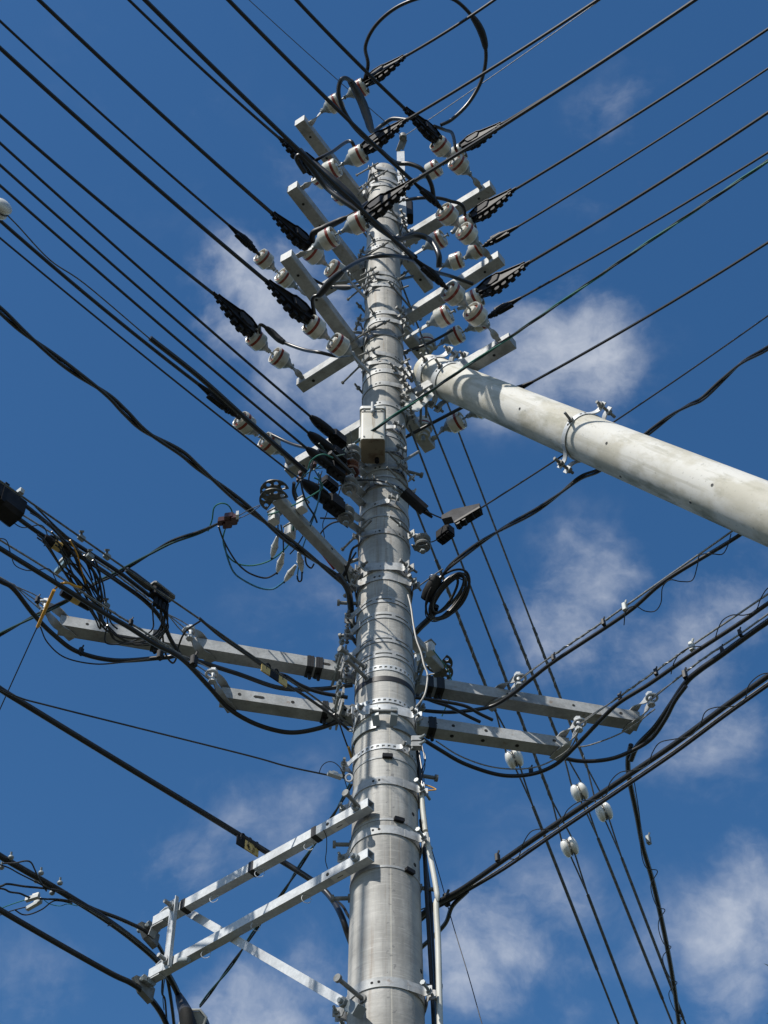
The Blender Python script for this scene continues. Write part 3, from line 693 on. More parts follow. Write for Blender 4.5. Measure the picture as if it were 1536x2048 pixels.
# pin insulators standing behind the arm ends by the leaning pole
for x,y,z,lb in ((853,690,10.40,'white domed insulator with a red ring peeking over the leaning pole top'),(846,858,9.53,'white domed insulator with a red ring behind the end of the lowest left crossarm')):
    t=thing('pin_insulator',lb,'insulator',P(x,y,z),'domed insulators')
    c=P(x,y,z)+Vector((0,.02,.03)); mb=MB().lathe([(.012,-.075),(.03,-.075),(.03,-.05),(.042,-.048),(.044,-.03),(.036,-.028),(.038,-.012),(.053,-.01),(.057,0),(.057,.04),(.05,.06),(.03,.072),(.0,.075)],c,(0,-.12,1),28); mk('porcelain_body',mb,'porcelain',t)
    mb=MB().lathe([(.055,.002),(.0585,.002),(.0585,.013),(.055,.013)],c,(0,-.12,1),28); mk('red_ring',mb,'red glaze',t)
    mb=MB().cyl(c-Vector((0,0,.06)),c-Vector((0,0,.12)),.012,10); mk('pin',mb,'iron cap',t)

# ---------------------------------------------------------------- top of the pole: steel post and earth wire
t=thing('top_post','pale steel channel post rising behind the pole top with a small clevis head','post',Q(800,440,.17))
a=Q(806,470,.16); b=Q(797,303,.16); b.x=a.x-.003; b.y=a.y
mb=MB().beam(a,b,.05,.008,up=(0,1,0)); 
for s in (-1,1): mb.beam(a+Vector((s*.024,.018,0)),b+Vector((s*.024,.018,0)),.005,.04,up=(0,1,0))
mk('channel',mb,'bright steel',t)
hd=P(806,274,b.z+.1); mb=MB().beam(b+Vector((-.02,0,0)),hd,.03,.008,up=(0,0,1)); mb.beam(b+Vector((.01,0,.03)),hd+Vector((.02,.02,0)),.02,.008); mb.cyl(hd-Vector((0,0,.02)),hd+Vector((0,0,.02)),.026,16); mb.cyl(hd-Vector((0,0,.03)),hd+Vector((0,0,.03)),.012,10); mk('clevis_head',mb,'dull steel',t)
c=Q(817,425,.2); mb=MB().box(c,((1,0,0),(0,1,0),(0,0,1)),(.03,.04,.09),.01); mk('terminal_box',mb,'black cover',t)
wire(hd,(495,-3),hd.z,1.7,'very thin earth wire from the pole top to the upper left',mt='dark strand',name='earth_wire',k=.08,group='thin earth wires')
wire(hd,(1205,-3),hd.z,1.9,'very thin earth wire from the pole top to the upper right',mt='steel strand',name='earth_wire',k=.08,group='thin earth wires')

# ---------------------------------------------------------------- the leaning pole
S0=Q(857,745,.06); 
def atdepth(x,y,dep): return CAM+pray(x,y)*dep
S1=atdepth(1480,1004,6.95)
sd=(S1-S0).normalized(); send=S0+sd*((0-S0.z)/sd.z)
tilt_ax=sd
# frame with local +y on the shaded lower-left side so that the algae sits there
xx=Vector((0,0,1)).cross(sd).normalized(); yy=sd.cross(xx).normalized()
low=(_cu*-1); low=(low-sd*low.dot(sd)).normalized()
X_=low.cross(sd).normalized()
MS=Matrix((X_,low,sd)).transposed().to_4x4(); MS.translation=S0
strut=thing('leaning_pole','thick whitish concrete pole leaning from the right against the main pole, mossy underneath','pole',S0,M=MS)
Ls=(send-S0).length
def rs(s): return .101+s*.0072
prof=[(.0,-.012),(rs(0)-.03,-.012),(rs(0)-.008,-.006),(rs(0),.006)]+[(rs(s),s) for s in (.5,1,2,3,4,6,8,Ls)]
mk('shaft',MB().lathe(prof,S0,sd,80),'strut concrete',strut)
def onstrut(s,ang,out=0): # ang 0 = facing camera side
    fc=-( _f-sd*_f.dot(sd)).normalized(); rt=sd.cross(fc).normalized()
    o=(fc*math.cos(ang)+rt*math.sin(ang)); return S0+sd*s+o*(rs(s)+out),o
def strut_s(x,y):   # distance along the axis for a pixel
    best=None
    for i in range(600):
        s=i*.012; p=S0+sd*s; v=p-CAM; dd=v.dot(_f); px=768+F*v.dot(_cr)/dd; py=1024-F*v.dot(_cu)/dd; e=(px-x)**2+(py-y)**2
        if best is None or e<best[0]: best=(e,s)
    return best[1]
mb=MB(); mc=MB()
for x,y,a in ((1081,817,.1),(1257,890,.05),(1471,979,.0),(1412,1020,.9),(1260,965,1.2)):
    p,o=onstrut(strut_s(x,y),a,-.003); mc.cyl(p,p+o*.0045,.0075,12); mb.cyl(p,p+o*.0055,.0045,10)
mk('bolt_ferrule',mc,'dull steel',strut); mk('bolt_socket',mb,'dark hole',strut)
def sband(s,h,label,lugs,studs=(),mt='bright steel'):
    t=thing('pole_band',label,'band',S0+sd*s,'steel bands round the leaning pole')
    mb=MB();bb=MB(); r=rs(s)+.0015; fc=-( _f-sd*_f.dot(sd)).normalized(); rt=sd.cross(fc).normalized(); n=64
    def O(a): return fc*math.cos(a)+rt*math.sin(a)
    c=S0+sd*s; o=len(mb.v)
    for i in range(n):
        for rr,hh in ((r,-h/2),(r+.004,-h/2),(r+.004,h/2),(r,h/2)): mb.v.append(c+O(2*math.pi*i/n)*rr+sd*hh)
    for i in range(n):
        j=(i+1)%n
        for k in range(4): l=(k+1)%4; mb.f.append((o+i*4+k,o+i*4+l,o+j*4+l,o+j*4+k))
    for a in lugs:
        oo=O(a); tt=O(a+math.pi/2)
        for sg in (-1,1):
            p0=c+O(a+sg*.75)*(r+.002); p1=c+O(a+sg*.35)*(r+.006); p2=c+oo*(r+.03)+tt*(sg*.022); p3=c+oo*(r+.075)+tt*(sg*.022)
            mb.ribbon(smooth_path([p0,p1,p2,p3],4),[h]*10+[h*1.0]*3,[sd]*13,.005)
        bc=c+oo*(r+.052); bb.cyl(bc-tt*.075,bc+tt*.06,.008,10)
        for sg in (-1,1): bb.nut(bc+tt*(sg*.025),tt*sg,.016,.014)
    for a in studs:
        p=c+O(a)*r; bb.cyl(p,p+O(a)*.06,.007,8); bb.nut(p+O(a)*.004,O(a),.015,.014)
    mk('strap',mb,mt,t); 
    if bb.v: mk('clamp_bolt',bb,'dull steel',t)
    hb=MB()
    for a in (-.75,-.95,-.2,-.05):
        p=c+O(a)*(r+.0032); hb.cyl(p,p+O(a)*.0018,.006,8)
    mk('adjusting_hole',hb,'dark hole',t)
sband(.085,.05,'first steel band at the tip of the leaning pole',(-1.65,1.55),(-.35,))
sband(.26,.05,'second steel band near the tip of the leaning pole',(-1.65,1.55),(-.35,))
sband(strut_s(1172,866),.03,'single steel band with clamp ears halfway along the leaning pole',(-1.65,1.5),(-.25,))
# gusset plates joining the two poles
t=thing('gusset_plate','white steel plates bolted between the main pole and the leaning pole tip','plate',Q(805,790,-.05))
pl=[(800,783),(812,775),(836,795),(858,775),(868,790),(850,808),(836,822),(806,818),(798,803)]
c0=Q(830,798,-.06)
pts=[Q(x,y,-.06) for x,y in pl]; mk('plate',MB().prism(pts,(0,.006,0)),'pale grey paint',t,smooth=False)
pts=[Q(x+4,y-6,.05) for x,y in pl]; mk('plate',MB().prism(pts,(0,.006,0)),'pale grey paint',t,smooth=False)
mb=MB()
for x,y in ((806,793),(815,797),(806,808),(842,800),(853,788)): p=Q(x,y,-.07); mb.cyl(p+Vector((0,-.02,0)),p+Vector((0,.15,0)),.007,8); mb.nut(p,(0,-1,0),.014,.014)
mk('bolt',mb,'dull steel',t)

# ================================================================ lower half: low voltage rack, telecom arms and cables
def wpx(px,p): return px/2*(Vector(p)-CAM).dot(_f)/F
def pc(label,cat,pts,px,mt='black sheath',name='cable',group=None,n=8,k=6,z=None,fn=None,cyl=None):
    q=[(fn or P)(*(v if len(v)==3 else (*v,z))) for v in pts]; path=smooth_path(q,k)
    mid=q[len(q)//2]
    return solo(name,MB().tube(path,wpx(px,mid),n),mt,label,cat,group),path
def helix(path,r,off,pitch,ph=0,n=6):
    out=[];s=0; 
    # resample
    res=[path[0]];step=pitch/10
    for a,b in zip(path,path[1:]):
        L=(b-a).length; m=max(1,int(L/step)); res+= [a.lerp(b,(i+1)/m) for i in range(m)]
    for i,p in enumerate(res):
        t=(res[min(i+1,len(res)-1)]-res[max(0,i-1)]).normalized(); x,y,_=onb(t)
        if i: s+=(p-res[i-1]).length
        a=2*math.pi*s/pitch+ph; out.append(p+(x*math.cos(a)+y*math.sin(a))*off)
    return out
def twisted(name,label,cat,path,r,pitch,mts,group=None,parts=None):
    t=thing(name,label,cat,path[0],group)
    for i,m in enumerate(mts): mk('core',MB().tube(helix(path,r,r*1.02,pitch,2*math.pi*i/len(mts)),r,8),m,t)
    return t
def clipper(path,d=.0): pass
def tapewrap(name,label,p,d,r,L,mt='black tape',cat='tape',group='black tape wraps'):
    return solo(name,MB().cyl(Vector(p)-Vector(d).normalized()*L/2,Vector(p)+Vector(d).normalized()*L/2,r,12),mt,label,cat,group)

# --- equipment box on the pole front
zt=Q(748,817,-.28).z; zb=Q(748,877,-.28).z
t=thing('equipment_box','white steel box with rusty brown underside hanging on the front of the main pole','box',(0,-.2,zb))
xb0=Q(721,850,-.28).x; xb1=Q(770,850,-.28).x; cx=(xb0+xb1)/2; hwid=(xb1-xb0)/2; zc=(zt+zb)/2; hz_=(zt-zb)/2; yb0=-.28; yb1=-.128
mb=MB()
pr=[]
for (sx,sy) in ((-1,-1),(1,-1),(1,1),(-1,1)):
    for k in range(4):
        a=math.atan2(sy,sx)-math.pi/4+math.pi/2*k/3; pr.append(Vector((cx+sx*(hwid-.014)+.014*math.cos(a),(yb0+yb1)/2+sy*((yb1-yb0)/2-.014)+.014*math.sin(a),zb)))
mb.prism(pr,(0,0,zt-zb)); mk('housing',mb,'box paint',t)
mk('lid_seam',MB().box((cx,yb0-.0012,zt-.03),((1,0,0),(0,1,0),(0,0,1)),(hwid-.004,.0012,.0016)),'dark hole',t)
for sx in (-1,1):
    for zz in (zt-.016,zb+.016): mk('cover_screw',MB().cyl((cx+sx*(hwid-.018),yb0+.001,zz),(cx+sx*(hwid-.018),yb0-.003,zz),.005,8),'dull steel',t)
mk('cable_gland',MB().cyl((cx+.02,-.16,zb),(cx+.02,-.16,zb-.03),.011,12),'black cover',t)
mb=MB(); c0_=sum(pr,Vector())/len(pr); mb.prism([c0_+(p-c0_)*.965+Vector((0,0,-.0035)) for p in pr],(0,0,.004)); mk('underside',mb,'rusty underside',t)
mb=MB(); mb.prism([c0_+(p-c0_)*1.09+Vector((0,0,zt-zb-.006)) for p in pr],(0,0,.02)); mk('lid',mb,'pale grey paint',t)
mb=MB().cyl((cx-.002,yb0-.014,zt-.045),(cx-.002,yb0-.014,zt+.03),.008,10); mb.sphere((cx-.002,yb0-.016,zt-.045),.014,12,(.8,.8,1.2)); mk('latch',mb,'galvanised steel',t)
mb=MB().box((cx-.052,-.17,zc+.03),((1,0,0),(0,1,0),(0,0,1)),(.018,.03,.06),.01); mk('side_cover',mb,'pale grey paint',t)
a_=Vector((cx-.008,-.16,zt+.02)); b_=Vector((cx-.008,-.2,zt+.155)); 
tb=arm('bracket_tube','short square steel tube bracket standing on end above the white box','bracket',(cx-.008,-.145,zt+.02),(cx-.008,-.175,zt+.135),.036,.036)
mk('bolt_hole',MB().cyl((cx-.008,-.182,zt+.06),(cx-.008,-.186,zt+.06),.006,10),'dark hole',tb)

# --- low voltage spool racks, left of the pole
def spool(label,spx,ppx,wy,brown=False,side=-1):
    c=Q(*spx,wy); e=Q(*ppx,-.06 if side<0 else -.04); t=thing('spool_rack',label,'insulator rack',c,'spool racks on the main pole')
    d=(e-c); d.z=0; d.normalize(); x,y,_=onb(d)
    mb=MB().lathe([(.018,-.032),(.036,-.032),(.04,-.024),(.036,-.014),(.024,-.006),(.024,.006),(.036,.014),(.04,.024),(.036,.032),(.018,.032)],c,(0,0,1),24); mk('spool',mb,'brown glaze' if brown else 'dull steel',t)
    for s in (-1,1):
        off=Vector((0,0,s*.042)); mb=MB().ribbon([c-d*.03+off,c+off,e+off],[.034,.04,.04],[y if abs(y.z)<.5 else x]*3,.005); mk('side_bar',mb,'galvanised steel' if s>0 else 'dull steel',t)
    mb=MB().cyl(c-Vector((0,0,.055)),c+Vector((0,0,.055)),.008,8); mb.nut(c-Vector((0,0,.055)),(0,0,-1),.014,.012); mk('spool_bolt',mb,'iron cap',t)
    return c
c1=spool('topmost spool rack of the four, half hidden by the white box',(706,908),(728,925),-.26)
c2=spool('second spool rack with shiny brown porcelain between two steel bars',(703,937),(728,960),-.26,True)
c3=spool('third spool rack, its bar ending at the wavy eared band',(699,972),(726,1000),-.26)
c4=spool('lowest spool rack on the left with the wide flat bar',(692,1030),(722,1052),-.27)
c5=spool('spool rack on the right side of the main pole below the grey clamp',(845,1086),(826,1084),-.06,False,1)
LVG='low voltage wires to the upper left'
def lv(c,cov0,cov1,exitpx,px,lab,fat):
    z=c.z; a=P(*cov0,z); b=P(*cov1,z); d=(b-a).normalized()
    t=thing('sleeve_cover','long black ribbed cover, '+lab,'clamp cover',a,'long black covers by the white box')
    path=[a.lerp(b,i/10) for i in range(11)]
    mk('shell',MB().tube(path,[fat*v for v in (.45,.8,1,1.05,1.1,1.1,1,.95,.9,.8,.6)],10),'black cover',t,smooth=True)
    x,y,_=onb(d)
    mb=MB()
    for i in range(1,7): q=a.lerp(b,.1+i*.13); mb.box(q-y*fat*.9,(d,x,y),(.008,fat*.35,fat*.42))
    mk('rib',mb,'black cover',t)
    mb=MB().box(a.lerp(b,.78),(d,x,y),((b-a).length*.2,fat*1.15,fat*.95),.012); mk('end_block',mb,'black cover',t,smooth=False)
    q=P(*exitpx,z); n=16; pts=[]
    for i in range(n+1):
        u=2.0*i/n; p=a+(q-a)*u; pts.append(p+Vector((0,0,.06*u*(u-1))))
    solo('power_line',MB().tube(pts,wpx(px,a),8),'black sheath','thin black wire running to the '+lab,'wire',LVG)
    solo('tail_wire',MB().tube(smooth_path([b,b.lerp(c,.5)+Vector((0,0,-.01)),c-d*.02],5),wpx(3.5,b),6),'black sheath','short tail wire from the '+lab,'wire','tail wires at the spool racks')
lv(c1,(621,833),(690,890),(0,286),5.5,'cover nearest the white box, topmost of four',.024)
lv(c2,(617,866),(690,924),(0,330),5.5,'second cover of the four by the white box',.026)
lv(c3,(614,897),(688,954),(0,371),5.5,'third cover of the four by the white box',.024)
lv(c4,(604,962),(686,1024),(0,476),4,'lowest and bulkiest cover by the spool racks',.029)
zv=c3.z+.02
for pts,lb,w in (([(640,985),(655,1000),(690,1045)],'lower',14),([(660,905),(672,918),(700,945)],'upper',11),([(636,900),(655,915),(690,970)],'middle',10)):
    o,pth=pc('stout black branch cable, the %s of three amid the long covers'%lb,'cable',pts,w,z=zv,group='branch cables amid the covers')
for (x,y,sx,sy,lb) in ((660,968,.042,.02,'centre'),(642,988,.03,.024,'left'),(672,1000,.036,.02,'right')):
    c=P(x,y,c4.z+.03); d=Vector((.68,.73,0)); x_,y_,_=onb(d)
    t=thing('tap_connector','ribbed black connector block, the %s one of three below the long covers'%lb,'connector',c,'black connector blocks')
    mk('block',MB().box(c,(d,x_,y_),(sx,sy,.018),.006),'black cover',t,smooth=False)
    mb=MB()
    for i in range(4): mb.box(c+d*(sx*(-.75+i*.5))-y_*.02,(d,x_,y_),(.006,.015,.008))
    mk('rib',mb,'black cover',t)
# thin pale strand with the black tube, and the white ball at the left edge
zs=c3.z
pc('long thin black tube lying along the wires, ending beside the white box','tube',[(300,676),(400,755),(500,845),(612,944)],11,z=zs,name='line_guard')
pc('pale twisted strand between the white ball at the left edge and the black tube','strand',[(8,424),(36,452),(100,520),(170,568),(300,678)],3,'dark strand',z=zs,name='strand')
def ball(label,px,z,ax,r,fn=P,third=None):
    c=fn(*px,z); d=Vector(ax).normalized(); x,y,_=onb(d)
    t=thing('guy_insulator',label,'insulator',c,'white egg shaped strain insulators')
    mb=MB(); side=(x-_f*x.dot(_f)); side=_cr-d*_cr.dot(d); side.normalize(); dep=d.cross(side)
    for q in (-1,1):
        mb.sphere(c+side*q*r*.44,r,22,(.56,.98,1.10),(side*1.0,dep,d))
    mb.sphere(c,r*.80,18,(.6,1.0,1.05),(side,dep,d))
    mk('porcelain_egg',mb,'guy porcelain',t)
    for q in (0,1): mk1('groove_wire',MB().tube([c+(dep*math.cos(w)*.86+d*math.sin(w)*.98)*r for w in [math.pi*(q+.04)+math.pi*.92*k/14 for k in range(15)]],r*.07,6),'dark strand',t)
    return t
ball('white ball insulator cut by the left edge of the picture',(1,418),zs,(1,1,0),.040)

# --- guy wires behind the pole
GG='steel guy wires behind the main pole'
def guy(top,ty,low,y_low,label,px,bl=None):
    a=Q(*top,ty); b=Q(*low,y_low); g=a+(b-a)*((0-a.z)/(b.z-a.z))
    t=thing('guy_wire',label,'guy wire',a,GG)
    d=(g-a).normalized(); r=wpx(px,a.lerp(b,.4))
    gaps=[]
    L=(g-a).length
    if bl:
        s,_lb=bl; best=min(range(2000),key=lambda i:(lambda v:(768+F*v.dot(_cr)/v.dot(_f)-s[0])**2+(1024-F*v.dot(_cu)/v.dot(_f)-s[1])**2)(a+d*(L*i/2000)-CAM)); sb=L*best/2000
        x,y,_=onb(d,(0,1,0)); c=a+d*sb
        mk('upper_strand',MB().tube([a,c-d*.26],r,8),'dark strand',t)
        for q in (-1,1):
            mk('loop_leg',MB().tube(smooth_path([c-d*.26,c-d*.14+x*q*.016,c-d*.03+x*q*.03,c+d*.03+x*q*.012],5),r*.8,6),'dark strand',t)
            mk('loop_leg',MB().tube(smooth_path([c+d*.26,c+d*.14+y*q*.016,c+d*.03+y*q*.03,c-d*.03+y*q*.012],5),r*.8,6),'dark strand',t)
        mk('grip_wrap',MB().tube([c-d*1.1,c-d*.26],r*1.45,8),'dark strand',t)
        mk('grip_wrap',MB().tube([c+d*.26,c+d*1.15],r*1.45,8),'dark strand',t)
        mk('lower_strand',MB().tube([c+d*.26,g],r,8),'dark strand',t)
        ball(_lb,(0,0),0,d,.046,fn=lambda *_:c)
        c2_=helix([c-d*1.1,c-d*.26],r*1.5,r*1.5,.09); mk('lay_wire',MB().tube(c2_,r*.35,5),'steel strand',t)
    else: mk('strand',MB().tube([a,g],r,8),'dark strand',t)
    mk('anchor_rod',MB().cyl(g+Vector((0,0,.3))-d*0,g+d*.4,.012,8),'dull steel',t)
guy((787,903),.1,(1237,2048),2.3,'guy wire leftmost at the bottom of the picture, egg insulator highest',4.6,((1029,1518),'white egg insulator just under the lower telephone arm, highest of four'))
guy((818,850),.12,(1274,2048),2.4,'guy wire second from the left at the bottom, egg insulator lowest',4.4,((1139,1693),'lowest of the four white egg insulators, below the thick cable bundle'))
guy((801,690),.12,(1345,2048),2.5,'guy wire third from the left at the bottom of the picture',4.3,((1157,1586),'white egg insulator touching the thick cable bundle from above'))
guy((801,562),.12,(1371,2048),2.6,'guy wire rightmost, passing behind the tip of the leaning pole',4.0,((1207,1626),'rightmost of the four white egg insulators'))

# --- telephone arms
zT1,zT2=7.05,6.83
t1a,t1b=P(118,1250,zT1),P(1276,1443,zT1); t2a,t2b=P(441,1394,zT2),P(1135,1496,zT2)
at=arm('telephone_crossarm','long upper steel arm carrying the telephone cables across the pole','arm',t1a,t1b,.066,.062,holes=[(.045,'s',.007),(.07,'s',.007),(.965,'s',.008),(.88,'s',.007),(.16,'s',.007)],slots=[(.445,'s',.05),(.77,'s',.055)],group='telephone arms')
at=arm('telephone_crossarm','shorter lower steel arm with slots and round holes','arm',t2a,t2b,.066,.062,holes=[(.05,'s',.008),(.2,'s',.008),(.35,'s',.008),(.66,'s',.008),(.755,'s',.008),(.955,'s',.008),(.3,'f',.009),(.66,'f',.009),(.75,'f',.009),(.85,'f',.009)],slots=[(.105,'s',.05),(.29,'s',.05),(.6,'s',.045)],group='telephone arms')
def armpt(a,b,x):
    best=min(range(401),key=lambda i:abs(768+F*(a.lerp(b,i/400)-CAM).dot(_cr)/(a.lerp(b,i/400)-CAM).dot(_f)-x)); return a.lerp(b,best/400)
for a,b,x,w,lb in ((t1a,t1b,618,14,'first tape wrap left of the pole on the upper arm'),(t1a,t1b,636,14,'second tape wrap left of the pole on the upper arm'),(t1a,t1b,857,12,'tape wrap on the upper arm touching the white cord'),(t1a,t1b,879,16,'broad tape wrap on the upper arm right of the white cord'),(t2a,t2b,647,11,'tape wrap on the lower arm left of the pole'),(t2a,t2b,861,16,'tape wrap on the lower arm right of the pole'),(t1a,t1b,312,16,'tape wrap far left on the upper arm by the hanging drop wires')):
    c=armpt(a,b,x); d=(b-a).normalized(); x_,y_,_=onb(d); w_=wpx(w,c)*2
    mb=MB()
    for i in range(4): mb.box(c+d*(w_*(-.375+i*.25)),(x_,y_,d),(.036+.001*(i%2),.034+.001*(i%2),w_/8.4))
    mb.cyl(c+Vector((0,0,-.03))+x_*.01,c+Vector((.004,0,-.075)),.008,8)
    mk1('tape_wrap',mb,'black tape',None,label=lb,cat='tape',group='black tape wraps on the telephone arms',smooth=False)
for (a,b,nm) in ((t1a,t1b,'upper'),(t2a,t2b,'lower')):
    d=(b-a).normalized(); s=-a.dot(d); c=a+d*s; n_=Vector((c.x,c.y,0)).normalized()
    t=thing('arm_bracket','steel plate and bolts clamping the %s telephone arm to the pole'%nm,'bracket',c,'telephone arm clamps')
    for s_ in (-1,1):
        e=c+d*(s_*.16); mk('clamp_plate',MB().beam(e+n_*.05,e-n_*.12,.008,.10),'galvanised steel',t)
        for zz in (-.035,.035):
            e2=c+d*(s_*.185)+Vector((0,0,zz)); mb=MB().cyl(e2+n_*.06,e2-n_*.17,.007,8); mb.nut(e2-n_*.14,-n_,.014,.013); mb.nut(e2-n_*.05,-n_,.014,.013); mk('clamp_bolt',mb,'iron cap',t)
def clevis(label,apx,a,b,eye,z,hang=False):
    c=armpt(a,b,apx); e=P(*eye,z); d=(e-c).normalized()
    t=thing('messenger_clevis',label,'clevis',c,'twisted strap clevises on the telephone arms')
    for s in (-1,1):
        p=c+Vector((0,0,s*.036)); q=e+Vector((0,0,s*.012)); n=12
        pts=[p.lerp(q,i/n)+Vector((0,0,s*.016*math.sin(math.pi*i/n))) for i in range(n+1)]
        pts=[p-d*.05]+pts
        x,y,_=onb(q-p); W=[x]*3
        for i in range(n-1): aa=min(1,max(0,(i/n-.1)/.5))*math.pi/2; W.append(x*math.cos(aa)+y*math.sin(aa))
        mk('twisted_strap',MB().ribbon(pts,[.046,.046,.042]+[.036]*(n-1),W,.005),'galvanised steel',t)
    x,y,_=onb(d)
    R_=.024; mb=MB(); mb.tube([e+d*.012+(d*math.cos(u)+x*math.sin(u))*R_ for u in [2*math.pi*i/16 for i in range(17)]],.0065,8); mk('thimble',mb,'bright steel',t)
    mb=MB().cyl(e-Vector((0,0,.035)),e+Vector((0,0,.035)),.009,10); mb.nut(e+Vector((0,0,.022)),(0,0,1),.018,.016); mb.nut(e-Vector((0,0,.022)),(0,0,-1),.018,.016); mk('thimble_bolt',mb,'bright steel',t)
    return e
e1=clevis('twisted strap clevis at the far left tip of the upper arm',132,t1a,t1b,(90,1213),zT1)
e2=clevis('twisted strap clevis on the upper arm left of the pole',412,t1a,t1b,(381,1266),zT1)
e3=clevis('twisted strap clevis at the left tip of the lower arm',456,t2a,t2b,(426,1352),zT2)
e4=clevis('twisted strap clevis on the upper arm right of the pole',990,t1a,t1b,(1037,1360),zT1)
e5=clevis('twisted strap clevis at the right tip of the lower arm',1118,t2a,t2b,(1157,1449),zT2)
e6=clevis('twisted strap clevis at the right tip of the upper arm',1262,t1a,t1b,(1301,1399),zT1)
MG='steel messenger strands'; TG='black telephone cables'
def messenger(label,e,join,pts,z,px=4.2,legs=3):
    j=P(*join,z); t=thing('messenger_strand',label,'strand',e,MG)
    for i in range(legs):
        o=Vector((0,0,(i-1)*.014))+onb(j-e)[0]*((i-1)*.008); mk('grip_leg',MB().tube([e+(e-j).normalized()*.01+o*1.6,e.lerp(j,.5)+o,j],wpx(2.6,e),6),'steel strand',t)
    q=[j]+[P(x,y,z) for x,y in pts]; path=smooth_path(q,6)
    mk('strand',MB().tube(path,wpx(px,q[1]),8),'steel strand',t); m=max(3,len(path)//3)
    mk('grip_wrap',MB().tube(helix(path[:m],0,wpx(px,q[1])*.9,.07),wpx(px,q[1])*.55,6),'steel strand',t)
    return path
messenger('strand from the far left tip of the upper arm to the left edge',e1,(30,1172),[(0,1155),(-60,1120),(-240,1010)],zT1)
messenger('strand from the left tip of the lower arm to the left edge',e3,(362,1310),[(262,1247),(216,1218),(110,1148),(0,1080),(-60,1042),(-240,925)],zT2)
messenger('strand from the middle left clevis passing the box with drop wires',e2,(335,1228),[(245,1158),(200,1127),(100,1064),(30,1020),(-60,962),(-240,845)],zT1,3.8)
messenger('strand from the upper arm, rising right under the leaning pole',e4,(1095,1318),[(1207,1243),(1254,1210),(1459,1066),(1600,967),(1900,755)],zT1)
messenger('strand from the lower arm tip, rising to the right edge',e5,(1222,1405),[(1300,1350),(1385,1290),(1480,1226),(1536,1188),(1640,1118),(1900,940)],zT2)
messenger('strand from the right tip of the upper arm to the right edge',e6,(1345,1365),[(1400,1322),(1480,1268),(1536,1228),(1640,1155),(1900,970)],zT1)
zM=HZ(1462)+.02
o,pm1=pc('steel strand crossing from the left edge to the pole front, above the striped tag','strand',[(-240,792),(-60,918),(0,962),(156,1071),(219,1115),(306,1175),(348,1203),(402,1240),(521,1323),(615,1385),(677,1432),(716,1462)],4.2,'dark strand','messenger_strand',MG,z=zM)
o,_=pc('black cable hugging the strand that ends at the heavy clamp','cable',[(398,1236),(440,1272),(480,1300),(521,1329),(560,1360),(610,1392),(660,1428),(700,1462)],6,group=TG,z=zM-.01)
t=thing('thimble_joint','steel eye and grip where the slanting strand meets the pole','clevis',P(716,1462,zM),'strand fittings'); c=P(719,1466,zM); mb=MB().box(c,((.68,.73,0),(0,0,1),(.73,-.68,0)),(.03,.02,.012),.006); mk('eye_block',mb,'iron cap',t); mb=MB().tube([c+Vector((-.03,-.02,0))+Vector((.02*math.cos(u),.02*math.sin(u)*.6,.02*math.sin(u))) for u in [2*math.pi*i/14 for i in range(15)]],.005,6); mk('thimble',mb,'bright steel',t)
K=[
('thick black cable entering the box with the drop wires from upper left',[(-240,775),(-60,930),(44,1006),(120,1066),(190,1113),(240,1146),(300,1192)],8.5,7.0),
('thick black cable curving down under the box with the drop wires',[(-240,850),(-60,968),(27,1030),(90,1074),(175,1122),(235,1162),(290,1202),(322,1238),(342,1280),(366,1318)],9,6.95),
('thick black cable that loops below the lower arm to the pole',[(-240,948),(-60,1060),(0,1097),(115,1168),(208,1226),(260,1256),(310,1288),(364,1318),(420,1376),(455,1415),(500,1443),(548,1460),(590,1465),(640,1456),(690,1438)],10,6.78),
('thick black cable sagging under the far left tip of the upper arm',[(-240,1015),(-60,1128),(0,1162),(27,1178),(68,1230),(109,1271),(156,1304),(232,1321),(330,1315),(364,1314),(470,1346),(560,1376),(640,1378),(705,1370)],9.5,6.95),
('black cable leaving the pole left of the heavy clamp, slanting up left',[(695,1395),(640,1385),(600,1370),(570,1352),(540,1345)],8,6.8),
('black cable from the pole to the right, rising past the upper arm',[(820,1418),(880,1424),(922,1423),(982,1413),(1023,1390),(1057,1363),(1111,1321),(1254,1226),(1333,1160),(1475,1073),(1600,985),(1900,775)],8,6.98),
('black cable in a deep sag below the lower arm, rising to the right edge',[(835,1472),(880,1500),(930,1528),(1000,1550),(1060,1549),(1110,1530),(1150,1494),(1190,1452),(1235,1408),(1300,1367),(1385,1308),(1480,1246),(1536,1207),(1640,1138),(1900,962)],8.5,6.72),
('thickest black cable at the right edge, splitting near the arm tip',[(1262,1520),(1275,1492),(1310,1455),(1340,1412),(1372,1365),(1400,1340),(1440,1312),(1500,1268),(1536,1243),(1640,1172),(1900,992)],12,6.96),
('black cable curving below the upper arm tip back towards the pole',[(1372,1372),(1350,1402),(1330,1440),(1300,1480),(1250,1508),(1209,1520),(1158,1522),(1114,1512),(1070,1497),(1010,1470)],8.5,6.9),
('black cable running from the pole under both arms to the right',[(830,1395),(880,1402),(930,1412),(960,1428),(985,1440)],7,6.8),
('black cable slanting down right behind the two telephone arms',[(832,1390),(870,1404),(900,1414),(935,1432),(960,1444)],7,6.95),
]
KP={}
for lb,pts,px,z in K:
    o,pth=pc(lb,'cable',pts,px,group=TG,z=z,k=8,n=10); KP[lb]=pth
